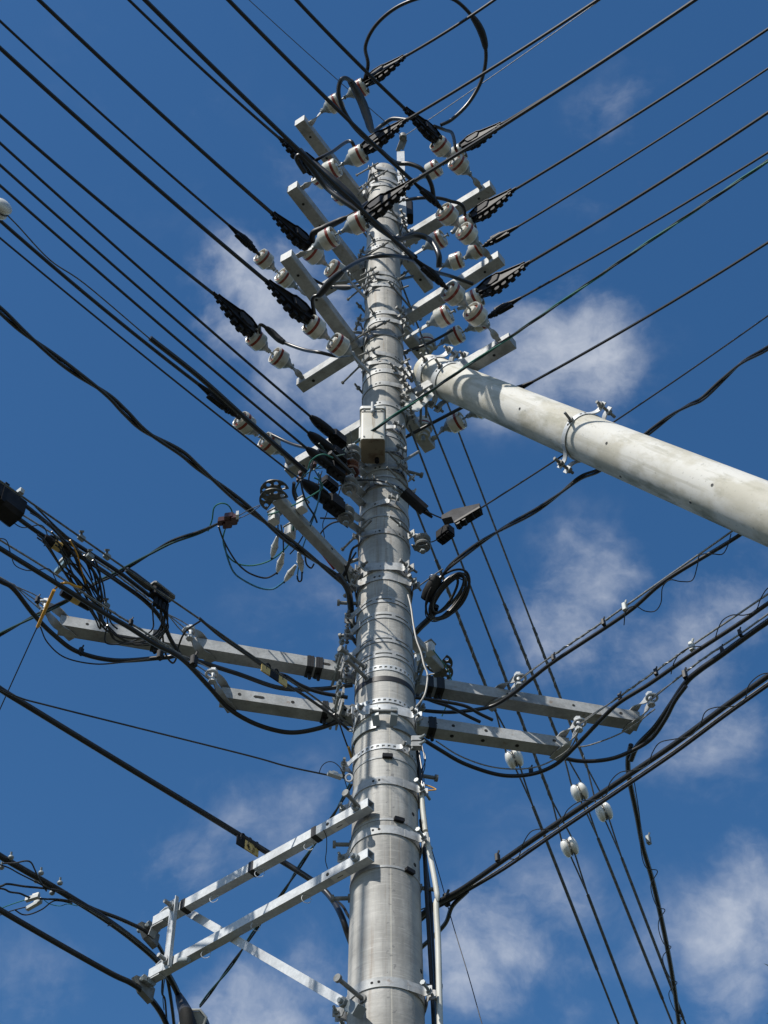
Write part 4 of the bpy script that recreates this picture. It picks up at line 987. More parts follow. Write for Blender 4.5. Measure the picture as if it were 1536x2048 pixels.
# drop cable to the bottom right with its zigzag lashing
o,pd=pc('thick black drop cable hanging from the arm tip to the bottom right','cable',[(1262,1490),(1256,1520),(1259,1560),(1274,1632),(1286,1695),(1306,1765),(1329,1868),(1346,1960),(1358,2048),(1372,2160)],10,group=TG,z=6.98,n=10)
o,_=pc('thin lashing wire looping around the drop cable at bottom right','wire',[(1268,1560),(1280,1640),(1282,1700),(1292,1735),(1315,1742),(1302,1768),(1306,1795),(1316,1815),(1330,1820),(1318,1840),(1318,1862),(1328,1888),(1342,1894),(1326,1912),(1330,1935),(1342,1958),(1354,1966),(1338,1985),(1344,2010),(1356,2030),(1366,2036),(1352,2050)],1.8,group='lashing wires',z=6.96)
for lb,pts,z in (('thin lashing wire looping round the cable under the leaning pole',[(1248,1250),(1252,1222),(1270,1212),(1290,1222),(1310,1222),(1322,1205),(1325,1175),(1340,1160),(1362,1163),(1385,1160),(1395,1130),(1400,1110),(1425,1108),(1445,1108),(1456,1090),(1462,1068)],6.95),
 ('thin lashing wire around the cable left of the right edge',[(1342,1348),(1348,1325),(1362,1305),(1385,1294),(1410,1292),(1428,1280),(1436,1258),(1446,1240),(1465,1230),(1490,1230),(1512,1220),(1522,1196),(1536,1176),(1560,1165)],6.72),
 ('thin lashing wire curling around the lower right cable bundle',[(1018,1718),(1036,1716),(1045,1690),(1060,1665),(1080,1658),(1105,1660),(1122,1645),(1135,1620),(1160,1603),(1190,1600),(1212,1590),(1220,1565),(1240,1545),(1270,1540),(1295,1530),(1305,1505),(1320,1485),(1350,1478),(1380,1472),(1400,1450),(1410,1425),(1430,1415),(1470,1412),(1490,1398),(1498,1370),(1520,1350),(1545,1345)],5.62),
 ('thin lashing wire snaking along the left cables below the black box',[(-30,1080),(0,1077),(14,1083),(22,1110),(30,1130),(50,1140),(72,1141),(98,1138),(112,1160),(120,1178)],6.8),
 ('thin wire looping off the left cables beside the black box',[(20,1040),(45,1055),(80,1050),(92,1062),(95,1080),(88,1092)],6.95)):
    pc(lb,'wire',pts,2.2,group='lashing wires',z=z,k=7)
pc('grey strand stretched between the two right arm tips','strand',[(1140,1494),(1180,1490),(1250,1462),(1310,1418)],3,'steel strand','strand',MG,z=6.98)
pc('grey strand sagging alongside the deep cable loop right of the pole','strand',[(872,1482),(920,1512),(980,1533),(1040,1538),(1090,1528),(1140,1496),(1160,1455)],3,'steel strand','strand',MG,z=6.74)
# clips, small fittings on the cables
def clip(label,px,z,d=(.8,-.6,0),mt='black tape',s=1,name='cable_clip'):
    c=P(*px,z); x,y,w=onb(d); t=thing(name,label,'clip',c,'cable clips')
    s*=.62; mb=MB().box(c,(w,x,y),(.012*s,.016*s,.026*s),.004*s); mb.cyl(c+y*.02*s,c+y*.05*s+w*.014*s,.006*s,6); mb.cyl(c-y*.02*s,c-y*.036*s+w*.01*s,.005*s,6); mk('body',mb,mt,t)
for px,z,lb,mt,s in (((1107,1316),7.0,'black clip on the cable just right of the middle right clevis','black tape',1),((1207,1245),7.0,'black clip between cable and strand, left of the grey clip','black tape',1),((1250,1215),7.02,'grey clip with a hanging wire tail under the leaning pole','grey plastic',1.3),((1240,1395),6.78,'black clip above the upper arm near its right end','black tape',1),((1312,1345),6.78,'black clip on the strand above the arm tip clevis','black tape',1),((1384,1294),6.78,'grey clip on the cables near the right edge','grey plastic',1.4),((1444,1300),6.98,'black clip on the thickest cable, right one','black tape',1),((1480,1266),6.98,'black clip on the thickest cable by the right edge','black tape',1),((1370,1350),6.98,'black clip where the thickest cable splits','black tape',1.3),((1062,1542),6.75,'black hook clip on the deep cable sag by the egg insulator','black tape',1),((1297,1680),6.95,'grey hook clip on the drop cable at right','iron cap',1.3),((75,1200),7.0,'clip where the far left cable leaves its strand','black tape',1),((162,1303),6.95,'black tie on the sagging cable under the far left arm tip','black tape',1.1),((320,1310),6.95,'black tie where the sagging cable passes under the arm','black tape',1.4),((388,1322),6.8,'broad black tie where the cables cross the upper arm','black tape',1.6),((262,1245),6.82,'small clip above the tape wrap far left','black tape',.9),((995,1716),5.65,'black hook clip at the left end of the lashing wire','black tape',1.0),((893,1800),5.7,'black tie where the lower right bundle reaches the pole','black tape',1.4)):
    clip(lb,px,z,mt=mt,s=s)
for px,lb in (((163,1076),'steel hanger clamp on the topmost left strand'),((214,1113),'round steel hanger on the topmost left strand'),((180,1113),'steel hanger stud beside the crossing drop wires'),((212,1211),'steel hanger stud at the foot of the drop wires')):
    c=P(*px,6.9); t=thing('hanger_clamp',lb,'clamp',c,'hanger clamps'); mb=MB().box(c,((.68,.73,0),(0,0,1),(.73,-.68,0)),(.015,.011,.009),.004); mk('body',mb,'iron cap',t); mb=MB().cyl(c,c+Vector((.0,-.02,.02)),.005,8); mb.nut(c+Vector((0,-.016,.016)),(0,-1,1),.011,.008); mk('stud',mb,'dull steel',t)
# box with drop wires and its wires
c=P(322,1193,6.95); d=Vector((.66,.75,0)); x_,y_,_=onb(d)
t=thing('terminal_plate','dark metal terminal box with drop wires hanging out of its underside','terminal box',c)
mk('cover_plate',MB().box(c+Vector((0,0,.03)),(d,x_,y_),(.062,.026,.005),.008),'dull steel',t)
mk('housing',MB().box(c-d*.01-Vector((0,0,.005)),(d,x_,y_),(.045,.02,.022),.008),'black cover',t)
for i in range(4): q=c+d*(-.024+i*.02); mk('cable_gland',MB().cyl(q-Vector((0,0,.02)),q-Vector((0,0,.075)),.011,10),'black cover',t)
mk('rubber_boot',MB().tube([c-d*.2+Vector((0,0,.0)),c-d*.16,c-d*.08,c-d*.05],[.012,.016,.017,.012],10),'black sheath',t)
DG='thin drop wires at the left'
random.seed(21)
for i in range(12):
    x0=random.uniform(60,150); y0=1010+.66*x0+random.uniform(-25,25); x3=random.uniform(196,222); y3=random.uniform(1205,1262)
    mx_=(x0+x3)/2+random.uniform(-14,26); my=(y0+y3)/2+random.uniform(-22,14)
    pc('stray black wire in the left bundle, one of many nearly alike','wire',[(x0,y0),(x0*.7+mx_*.3,y0*.7+my*.3-8),(mx_,my),(x3*.7+mx_*.3+4,y3*.7+my*.3),(x3,y3)],random.uniform(2.4,5),group='stray wires in the left bundle',z=6.86+.02*(i%5),k=7,name='stray_wire')
for i in range(5):
    x0=random.uniform(300,330)
    pc('short black lead curling under the terminal box, one of several alike','wire',[(x0,1205),(x0+4,1235),(x0+random.uniform(-6,12),1262),(x0-20-random.uniform(0,25),1284),(x0-70-random.uniform(0,20),1282+random.uniform(-8,8)),(214,1250)],random.uniform(2.6,3.8),group='leads under the terminal box',z=6.9+.01*i,k=7,name='lead_wire')
for i,(pts,px) in enumerate((([(120,1077),(150,1115),(165,1150),(185,1200),(200,1235),(210,1252)],5),([(95,1045),(140,1095),(160,1140),(178,1186),(195,1215),(208,1249)],6),([(123,1140),(150,1158),(170,1190),(190,1230),(215,1262),(260,1276),(310,1268),(330,1225),(322,1200)],4),([(168,1110),(185,1140),(195,1180),(203,1222)],4),([(130,1133),(165,1170),(190,1210),(205,1245)],5),([(205,1240),(230,1270),(270,1290),(310,1286),(333,1255),(335,1212)],3.5),([(318,1205),(322,1230),(329,1300),(343,1325),(352,1318),(358,1290),(372,1262),(402,1241)],4),([(70,1012),(110,1052),(140,1080),(170,1120),(185,1160)],4),([(60,1025),(100,1050),(130,1085),(160,1110),(200,1140),(240,1165)],3),([(172,1106),(188,1118),(200,1150),(196,1200),(208,1225)],4),([(185,1120),(205,1165),(213,1215),(222,1245),(235,1258)],3.5),([(104,1083),(115,1100),(140,1112),(160,1110)],2.5),([(80,1252),(95,1285),(130,1315),(190,1328),(250,1324),(300,1318)],3))):
    nm=['from the upper tag down the bundle','thickest in the hanging bundle','in a wide loop to the terminal box','short, between hanger and bundle foot','from the blue grey clip downwards','inner loop to the terminal box','loop hanging below the terminal box','beginning beside the black box','parallel under the topmost strand','short, right of the blue grey clip','at the right side of the bundle','tiny loop below the upper tag','thin sagging one under the arm tip'][i]
    pc('black drop wire '+nm,'wire',pts,px,group=DG,z=6.9+.012*(i%4),k=7,name='drop_wire')
pc('thin yellow wire inside the hanging bundle','wire',[(140,1080),(155,1110),(163,1140),(172,1166)],3,'yellow guard',z=6.88,name='drop_wire')
c=P(126,1130,6.9); t=thing('wire_clip','blue grey plastic clip between the two striped tags at left','clip',c); mk('body',MB().beam(P(112,1145,6.9),P(138,1118,6.9),.018,.022),'blue grey plastic',t,smooth=False); mk('body',MB().beam(P(122,1125,6.93),P(140,1108,6.93),.022,.014),'grey plastic',t,smooth=False)
t=thing('yellow_guard','yellow plastic wire guard bent over the lower left cables','wire guard',P(75,1253,6.85))
mk('upper_tube',MB().tube(smooth_path([P(x,y,6.80) for x,y in ((112,1176),(120,1168),(136,1166),(150,1172),(164,1175))],6),wpx(5,c),8),'yellow guard',t)
mk('lower_tube',MB().tube([P(108,1180,6.80),P(75,1254,6.80)],wpx(7,c),8),'yellow guard',t)
pc('thin black wire dropping from the yellow guard to the left edge','wire',[(111,1176),(108,1182),(76,1253),(68,1268),(0,1418),(-30,1484)],2.6,z=6.84,name='drop_wire')
def marker(label,c,d,L,H,bands_,extra=None):
    """striped plastic plate hung under a cable; bands_ = list of (share, material)"""
    t=thing('cable_marker',label,'tag',c,'striped cable tags'); d=Vector(d).normalized(); x,y,_=onb(d); s=-L/2
    for sh,m in bands_:
        w=L*sh; mk1('stripe',MB().box(c+d*(s+w/2)-Vector((0,0,H/2)),(d,(0,0,1),x),(w/2-.0004,H/2,.003)),m,t,smooth=False); s+=w
    for q in (-.32,.0,.32):
        e=c+d*(L*q); mk('hook',MB().tube(smooth_path([e-Vector((0,0,.012)),e+Vector((0,0,.014)),e+d*.012+Vector((0,0,.026)),e+d*.022+Vector((0,0,.014))],4),.004,6),'black cover',t)
    if extra: extra(t,c,d,x)
def stroke(t,c,d,x,pts,w=.0022,o=.0042,nm='mark'):
    up=Vector((0,0,1)); mk1(nm,MB().tube([c+d*u+up*v-x*o*(-1 if (-x).dot(_f)>0 else 1) for u,v in pts],w,5),'black ink',t)
def txt(t,c,d,x):   # four small kana, メーカー style caption along the lower edge, and nothing else
    for i,g_ in enumerate(([(0,.006),(.004,0)],[(0,.003),(.006,.003)],[(0,.006),(.006,.006),(.004,0)],[(0,.004),(.002,0),(.005,.005)])):
        stroke(t,c,d,x,[(-.052+i*.0085+u,-.044+v) for u,v in g_],.0007,nm='lettering')
def emb(t,c,d,x):
    stroke(t,c,d,x,[(.004,-.018),(-.004,-.017),(-.006,-.024),(.0,-.028),(.008,-.026)],.002); stroke(t,c,d,x,[(.001,-.022),(.006,-.022),(.003,-.030),(.006,-.037),(.011,-.038)],.002)
    for a,b in (((.022,-.02),(.034,-.02)),((.034,-.02),(.034,-.036)),((.034,-.036),(.022,-.036)),((.022,-.036),(.022,-.02))): stroke(t,c,d,x,[a,b],.0009)
    stroke(t,c,d,x,[(.028,-.025),(.028,-.031)],.0016)
    stroke(t,c,d,x,[(-.004,-.036),(.004,-.037)],.0006,nm='lettering'); stroke(t,c,d,x,[(.022,-.042),(.034,-.042)],.0006,nm='lettering')
ca=P(523,1328,zM-.015); cb=P(574,1362,zM-.015)
marker('yellow and black striped tag hanging from the strand over the telephone arms',(ca+cb)/2,cb-ca,(cb-ca).length,.038,((.33,'yellow tag'),(.34,'black cover'),(.33,'yellow tag')),txt)
za=6.17
ca=P(474,1670,za-.01); cb=P(517,1697,za-.01)
marker('black and yellow tag with a curled mark on the lower left cable',(ca+cb)/2,cb-ca,(cb-ca).length,.046,((.36,'black cover'),(.64,'yellow tag')),emb)
for (a,b,lb) in (((88,1076),(140,1108),'upper'),((123,1183),(180,1214),'lower')):
    a=P(*a,6.9);b=P(*b,6.9); t=thing('cable_sleeve','%s black sleeve with yellow stripes lying on the left cables'%lb,'sleeve',a,'striped sleeves')
    d=(b-a); mk('tube',MB().tube([a,a.lerp(b,.1),b],[.018,.021,.020],12),'black cover',t); mk('stripe',MB().cyl(a.lerp(b,.35),a.lerp(b,.62),.0215,14),'yellow tag',t); mk('stripe',MB().beam(a.lerp(b,.3)+Vector((0,0,.022)),a.lerp(b,.99)+Vector((0,0,.022)),.02,.003),'yellow tag',t)
# black closure box at the left edge
c=P(0,1008,6.98); d=Vector((.66,.75,0)).normalized(); x_,y_,_=onb(d)
t=thing('splice_box','big black splice box cut by the left edge, hung on the cables','box',c)
c=P(38,1020,6.98)-d*.19-Vector((0,0,.03)); mb=MB().box(c,(x_,y_,d),(.05,.055,.19),.016); mk('housing',mb,'black cover',t,smooth=False)
mk('hanger',MB().box(P(40,985,7.02),(d,x_,y_),(.012,.016,.012),.003),'grey plastic',t)
for s_ in (-1,1): mk('moulded_rib',MB().box(c+d*(.08*s_)+Vector((0,0,.0)),(x_,y_,d),(.0525,.0575,.01)),'black cover',t,smooth=False)

# --- service drop at left, with its joints
cs=Q(455,1040,-.75); zS=cs.z
path=smooth_path([P(x,y,zS-.0*i) for i,(x,y) in enumerate(((-240,1392),(-60,1302),(0,1269),(66,1234),(140,1198),(190,1167),(232,1147),(262,1130),(300,1108),(345,1083),(400,1064),(440,1045)))],8)
twisted('service_drop','thin green and black pair crossing the left side to the maroon clamp','wire',path,.0052,.7,['black sheath','green black sheath'])
t=thing('wedge_clamp','maroon plastic wedge clamp on the service drop, beside the green loop','clamp',P(456,1040,zS),'maroon wedge clamps')
for x,y,w in ((446,1042,.022),(458,1034,.02),(463,1042,.026),(470,1036,.016),(455,1048,.02)): mk1('block',MB().box(P(x,y,zS),((.8,.1,.3),(0,1,0),(0,0,1)),(w,.014,.013),.004),'maroon plastic',t,smooth=False)
mk1('end_cap',MB().box(P(475,1030,zS),((.8,.1,.3),(0,1,0),(0,0,1)),(.006,.012,.013)),'pale grey paint',t)
zC=7.52
for i,(a,b,lb) in enumerate((((478,1031),(520,1010),'upper'),((478,1037),(520,1012),'lower'))): pc('%s thin stay wire between the maroon clamp and the fan shaped plate'%lb,'wire',[a,((a[0]+b[0])//2,(a[1]+b[1])//2+(-1 if i==0 else 3)),b],1.8,'dark strand',z=zS,name='stay_wire',group='stay wires')
LG_='hanging service loops at the left'
random.seed(5)
for i in range(14):
    x0,y0=random.uniform(600,690),random.uniform(880,1000); x1,y1=x0+random.uniform(-40,60),y0+random.uniform(20,90); x1=min(x1,706)
    pc('stray thin wire tangled among the long black covers, one of many alike','wire',[(x0,y0),(x0*.6+x1*.4+random.uniform(-18,18),y0*.6+y1*.4+random.uniform(-10,22)),(x0*.3+x1*.7+random.uniform(-14,14),y0*.3+y1*.7+random.uniform(-6,18)),(x1,y1)],random.uniform(1.8,3.4),random.choice(['black sheath','black sheath','dark strand','green black sheath']),group='stray wires among the long covers',z=random.uniform(7.95,8.2),k=7,name='stray_wire')
for lb,pts,px,m in (('small green loop standing above the maroon clamp',[(416,1062),(424,1040),(428,1016),(440,1007),(454,1009),(463,1020),(464,1032)],3,'green sheath'),
 ('pale green loop sagging from the maroon clamp to the arm',[(452,1052),(446,1080),(455,1110),(475,1127),(505,1131),(540,1121),(570,1098),(585,1072),(586,1040),(576,1015),(565,1005)],3,'green sheath'),
 ('black loop inside the pale green loop',[(437,1052),(446,1078),(462,1108),(478,1130),(500,1147),(530,1156),(550,1148),(556,1140)],3.6,'black sheath'),
 ('blue loop that turns black, lowest of the hanging loops',[(447,1082),(455,1115),(468,1145),(490,1162),(520,1176),(545,1178),(562,1168),(571,1160)],4,'blue sheath'),
 ('green wire from the upper connectors over the white blocks',[(628,955),(640,962),(645,974),(638,982),(600,1004),(560,1022),(535,1030)],3.2,'green sheath'),
 ('black wire hanging from the upper connectors behind the white blocks',[(640,948),(642,972),(634,1012),(615,1055),(595,1090),(580,1108)],3,'black sheath'),
 ('blue wire hanging from the upper connectors down to a white plug',[(636,944),(641,975),(632,1020),(616,1065),(604,1100),(597,1135),(594,1158)],2.8,'blue sheath'),
 ('short green arc above the upper connectors',[(616,940),(622,922),(636,911),(650,909),(666,916)],3,'green sheath'),
 ('black loop under the rightmost white plug',[(594,1150),(597,1162),(603,1160),(604,1142)],3.5,'black sheath'),
 ('black loop with red tape right of the white plugs',[(610,1110),(613,1128),(622,1136),(628,1128)],3.6,'black sheath'),
 ('black wire from the middle white block to the leftmost plug',[(556,1050),(556,1062),(555,1076)],3,'black sheath'),
 ('black wire from the lower white block to the second plug',[(562,1050),(566,1075),(567,1105)],3,'black sheath'),
 ('black wire sweeping left from the fourth spool rack',[(692,1036),(665,1037),(640,1036)],3.6,'black sheath'),
 ('lower black wire curving from the fourth spool rack to the arm',[(686,1042),(665,1046),(648,1058),(636,1075)],3.6,'black sheath'),
 ('black cable hanging from the connectors to the upper white block',[(588,965),(587,985),(592,1000)],7,'black sheath'),
 ('black cable bowing down between the white blocks and the covers',[(601,960),(606,985),(615,1010),(628,1030),(634,1045)],4,'black sheath'),
 ('thin black wire passing over the pole front into the long cover',[(664,978),(690,967),(722,960),(760,962),(790,972),(812,986)],3.4,'black sheath'),
 ('thin grey wire in front of the white box side',[(700,862),(703,880),(704,900),(700,925)],2,'steel strand')):
    pc(lb,'wire',pts,px,m,z=zC if pts[0][0]<640 else 8.05,group=LG_,name='loop_wire',k=8)
# arm C with fan plates
ca,cb=P(557,1000,zC),P(874,1331,zC)
dC=(cb-ca).normalized()
off=dC.cross(Vector((0,0,1))); cur=ca-dC*ca.dot(dC); 
at=arm('service_crossarm','slim square steel arm behind the pole with fan shaped end plates','arm',ca-dC*.02,cb+dC*.02,.05,.05,holes=[(.3,'s',.006),(.44,'s',.006)],slots=[(.43,'s',.03)],hollow=False)
def fan(c,d,label_):
    for k,s in enumerate((-1,1)):
        cc=c+Vector((0,0,s*.032)); x=d.cross(Vector((0,0,1))).normalized(); n=18; R2=.062
        outer=[cc+(d*math.cos(a)+x*math.sin(a))*R2 for a in [R(-118)+R(236)*i/n for i in range(n+1)]]
        hol=[R(-92),R(-46),0,R(46),R(92)]
        # plate: body plus rim pieces leaving round holes
        mb=MB(); n2=60; a0,a1=R(-112),R(112)
        def polar(r,a): return cc+(d*math.cos(a)+x*math.sin(a))*r
        rows=[.0,.032,.036,.04,.044,.048,.052,.056,.066]
        cells=set()
        for i in range(n2):
            for j in range(len(rows)-1):
                a=a0+(a1-a0)*(i+.5)/n2; r=(rows[j]+rows[j+1])/2
                if any((r*math.cos(a)-.045*math.cos(h))**2+(r*math.sin(a)-.045*math.sin(h))**2<.0105**2 for h in hol): continue
                cells.add((i,j))
        V={}
        def vid(i,j,k_):
            if (i,j,k_) not in V: V[(i,j,k_)]=len(mb.v); mb.v.append(polar(rows[j],a0+(a1-a0)*i/n2)+Vector((0,0,.0025*(1 if k_ else -1))))
            return V[(i,j,k_)]
        for (i,j) in cells:
            mb.f.append((vid(i,j,1),vid(i,j+1,1),vid(i+1,j+1,1),vid(i+1,j,1))); mb.f.append((vid(i,j,0),vid(i+1,j,0),vid(i+1,j+1,0),vid(i,j+1,0)))
            for (di,dj,p,q) in ((-1,0,(i,j),(i,j+1)),(1,0,(i+1,j+1),(i+1,j)),(0,-1,(i+1,j),(i,j)),(0,1,(i,j+1),(i+1,j+1))):
                if (i+di,j+dj) not in cells: mb.f.append((vid(*p,0),vid(*q,0),vid(*q,1),vid(*p,1)))
        mk1('fan_plate',mb,'dark strand',at,smooth=False)
fan(ca-dC*.03,-dC,''); fan(cb+dC*.02,dC,'')
def wblock(label,px,z,sz):
    c=P(*px,z); t=thing('fuse_block',label,'fuse block',c,'white fuse blocks'); ax=(dC,dC.cross(Vector((0,0,1))),Vector((0,0,1)))
    mk('body',MB().box(c,ax,sz,.004),'pale grey paint',t,smooth=False)
    mb=MB()
    for i in range(3): mb.box(c+ax[1]*(sz[1]*-1.02)*1+Vector((0,0,sz[2]*(-.5+i*.5))),ax,(sz[0]*.6,.003,.004))
    mk('vent_slit',mb,'dark hole',t); mk('bracket',MB().box(c+Vector((0,0,sz[2]+.004)),ax,(sz[0]*1.2,sz[1]*1.15,.004)),'dull steel',t,smooth=False)
wblock('white fuse block nearest the long black covers',(604,1012),zC+.03,(.022,.02,.032))
wblock('white fuse block hanging at the left side of the slim arm',(548,1036),zC+.0,(.022,.02,.032))
wblock('lowest white fuse block under the slim arm',(580,1066),zC-.0,(.022,.02,.034))
wblock('small white block right of the pole beside the fan plate',(860,1298),zC+.0,(.018,.02,.034))
wblock('dark grey block tucked behind the pole edge near the fan plate',(838,1318),zC-.05,(.016,.018,.03))
def plug(label,a,b,z):
    a=P(*a,z);b=P(*b,z-.0); t=thing('plug_connector',label,'connector',a,'white plug connectors'); d=(b-a).normalized(); L=(b-a).length
    mk('body',MB().lathe([(.004,0),(.007,.004),(.011,L*.25),(.0155,L*.45),(.0155,L*.6),(.012,L*.85),(.006,L)],a,d,18),'pale grey paint',t)
    mk('collar',MB().lathe([(.0145,L*.46),(.0172,L*.47),(.0172,L*.52),(.0145,L*.53)],a,d,18),'grey plastic',t)
    mk('boot',MB().cyl(b-d*.004,b+d*.012,.005,8),'black sheath',t)
plug('white plug connector farthest left, hanging upright',(555,1073),(544,1114),zC)
plug('white plug connector second from left, below the first',(567,1106),(555,1144),zC)
plug('white plug connector lying slantwise, lowest of the four',(592,1130),(570,1162),zC)
plug('white plug connector farthest right, hanging upright',(597,1104),(604,1142),zC)
for (a,b,lb) in (((646,1110),(668,1138),'long strip of red tape along the slim arm'),((672,1136),(684,1148),'short strip of red tape where the slim arm meets the pole')): tapewrap('red_tape',lb,(P(*a,zC-.02)+P(*b,zC-.02))/2,P(*b,zC-.02)-P(*a,zC-.02),.005,(P(*b,zC)-P(*a,zC)).length,'red tape','tape','red tape strips')
for px,lb in (((626,931),'maroon wedge clamp uppermost beside the green arc'),((604,945),'maroon wedge clamp in the middle of the connectors'),((600,958),'maroon wedge clamp lowest, beside the bare crossarm end')):
    c=P(*px,8.12); t=thing('wedge_clamp',lb,'clamp',c,'maroon wedge clamps'); mk('block',MB().box(c,((.7,-.5,.1),(.5,.7,0),(0,0,1)),(.018,.011,.011),.004),'maroon plastic',t,smooth=False); mk('tail',MB().cyl(c,c+Vector((.03,-.02,.0)),.004,6),'dark strand',t)
# green twisted pair over the leaning pole
path=smooth_path([P(x,y,8.32) for x,y in ((1900,68),(1640,248),(1536,322),(1300,482),(1060,647),(940,728),(864,780),(780,837),(700,893),(664,916))],8)
twisted('service_pair','green and black wire pair running down over the leaning pole','wire',path,.0042,.5,['green sheath','black sheath','green black sheath'])
path=smooth_path([P(x,y,8.3) for x,y in ((664,916),(640,931),(618,944),(600,957))],6)
pc('blue wire end between the green arc and the maroon clamps','wire',[(668,914),(640,931),(618,944),(602,955)],4,'blue sheath',z=8.2,name='loop_wire',group=LG_)
# clamp set at the right: grey triangular cover, long black cover
zN=c5.z
c=P(925,1040,zN); t=thing('clamp_hood','worn grey triangular clamp hood on the wire right of the pole','clamp cover',c)
tip=P(962,1016,zN); bk=P(886,1040,zN); d=(tip-bk).normalized(); dn=Vector((0,0,-1)); L=(tip-bk).length
pts=[bk+dn*-.012,bk+d*L*.3+dn*-.03,tip+dn*-.012,tip+dn*.012,bk+d*L*.55+dn*.05,bk+d*L*.32+dn*.075,bk+d*L*.26+dn*.02,bk+dn*.015]
x_,_a,_b=onb(d); mk('hood',MB().prism([p-x_*.02 for p in pts],x_*.04),'worn black cover',t,smooth=False)
mb=MB()
for k_,h in ((.4,.074),(.55,.06),(.75,.036),(.93,.02)): mb.cyl(bk+d*L*k_+dn*h-x_*.018,bk+d*L*k_+dn*h+x_*.018,.012,10)
mk('snap_rib',mb,'black cover',t); mk('lower_edge',MB().beam(bk+d*L*.33+dn*.07,tip+dn*.018,.045,.012),'black cover',t,smooth=False)
c=P(889,1068,zN); t=thing('sleeve_cover','short black ribbed cover below the grey hood','clamp cover',c); a_=P(878,1078,zN-.01);b_=P(903,1058,zN-.01); d2=(b_-a_).normalized(); x2,y2,_=onb(d2)
mk('shell',MB().box((a_+b_)/2,(d2,x2,y2),((b_-a_).length/2,.028,.024),.008),'black cover',t,smooth=False); mb=MB()
for i in range(4): mb.box(a_.lerp(b_,.12+i*.25)-y2*.026,(d2,x2,y2),(.007,.02,.008))
mk('rib',mb,'black cover',t)
pc('thin wire from the right spool rack to the short black cover','wire',[(848,1078),(862,1084),(880,1076)],2.4,'black sheath',z=zN,name='tail_wire',group='tail wires at the spool racks')
wire(tip,(1250,829),zN,3.6,'thin black wire from the grey hood behind the leaning pole',k=.02,ex=2.6,zend=zN+.6,group='wires right of the pole')
a_=Q(808,984,-.22);b_=Q(849,1021,-.16); t=thing('sleeve_cover','long brownish black block cover at the right edge of the main pole','clamp cover',a_); d2=(b_-a_).normalized();x2,y2,_=onb(d2)
mk('shell',MB().box((a_+b_)/2,(x2,y2,d2),(.024,.026,(b_-a_).length/2),.009),'black cover',t,smooth=False); mk('nose',MB().tube([b_,b_+d2*.05],[.016,.006],8),'black cover',t)
pc('thin wire between the block cover and the grey hood','wire',[(852,1022),(868,1030),(887,1038)],3,'black sheath',z=zN+.05,name='tail_wire',group='tail wires at the spool racks')
# long thin bolts in front of the right pole side
for (a,b,lb) in (((776,903),(829,962),'upper'),((774,934),(831,991),'middle'),((772,963),(812,994),'lower'),((779,1032),(828,1073),'lowest')):
    p=Q(*a,-.2);q=Q(*b,-.06); t=thing('long_bolt','%s long threaded bolt slanting across the right side of the pole'%lb,'bolt',p,'long bolts right of the white box')
    mk('rod',MB().cyl(p,q,.0055,8),'dull steel',t); dd=(q-p).normalized(); mb=MB().nut(p+dd*.07,dd,.012,.011); mk('nut',mb,'iron cap',t); mb=MB().nut(q-dd*.03,dd,.012,.011); mb.box(q-dd*.02,onb(dd),(.02,.02,.003)); mk('nut',mb,'galvanised steel',t)
p=Q(802,925,-.12);q=Q(838,903,-.05); t=thing('long_bolt','plain steel rod pointing right from below the white box','bolt',p,'long bolts right of the white box'); mk('rod',MB().cyl(p,q,.008,10),'dull steel',t); mk('nut',MB().nut(p,(q-p),.012,.01),'iron cap',t)

# --- big twisted cable at left, twisted pair at right with the coil
zW=7.42
path=smooth_path([P(x,y,zW) for x,y in ((-240,440),(-60,568),(0,620),(45,662),(100,706),(150,744),(215,790),(250,824),(290,862),(360,904),(400,938),(475,999),(560,1068),(640,1128),(690,1166))],10)
twisted('twisted_cable','thick black twisted cable sweeping from the left edge to the pole','cable',path,.0082,.66,['black sheath','black sheath'])
o,_=pc('black cable turning down along the left side of the main pole','cable',[(676,1150),(694,1176),(700,1200),(703,1235),(707,1262)],13,z=7.3,group=TG)
for i,(pts,px) in enumerate((([(712,1105),(700,1125),(690,1150),(678,1160)],4),([(716,1090),(704,1100),(696,1130),(686,1150)],5),([(690,1130),(696,1160),(705,1185)],4))): pc('thin black wire %s beside the slim arm where it meets the pole'%('left','middle','right')[i],'wire',pts,px,z=7.45,name='loop_wire',group=LG_)
path=smooth_path([P(x,y,7.47+max(0,x-905)/1015*1.7) for x,y in ((1900,470),(1700,590),(1600,650),(1536,696),(1486,724),(1448,757),(1405,797),(1377,811),(1341,832),(1294,868),(1240,910),(1199,940),(1160,956),(1116,990),(1070,1022),(1010,1055),(960,1086),(905,1128),(885,1150))],9)
twisted('twisted_cable','black and pale twisted pair passing behind the leaning pole to the coil','cable',path,.0066,.75,['black sheath','black sheath'])
t=thing('cable_coil','coil of spare black cable hanging right of the main pole','coil',P(892,1190,7.42))
cc=P(894,1190,7.42); U=(P(922,1148,7.5)-P(866,1232,7.35))/2; V_=(P(916,1198,7.42)-P(872,1180,7.42))/2
for i,(sc,sw,r_c) in enumerate(((.92,.80,.0068),(1.0,.95,.0068),(1.06,1.2,.006),(.84,.62,.0065),(1.14,1.42,.0055),(1.02,.7,.005),(.97,.95,.0035),(1.1,1.2,.003),(.95,1.08,.0032))):
    o_=Vector((random.uniform(-.012,.012),random.uniform(-.03,.03),random.uniform(-.006,.006)))
    mk1('turn',MB().tube([cc+o_+U*sc*math.cos(a)+V_*sw*math.sin(a)*(1+.06*math.sin(2*a+i)) for a in [2*math.pi*k/48 for k in range(49)]],r_c,8),'black sheath',t)
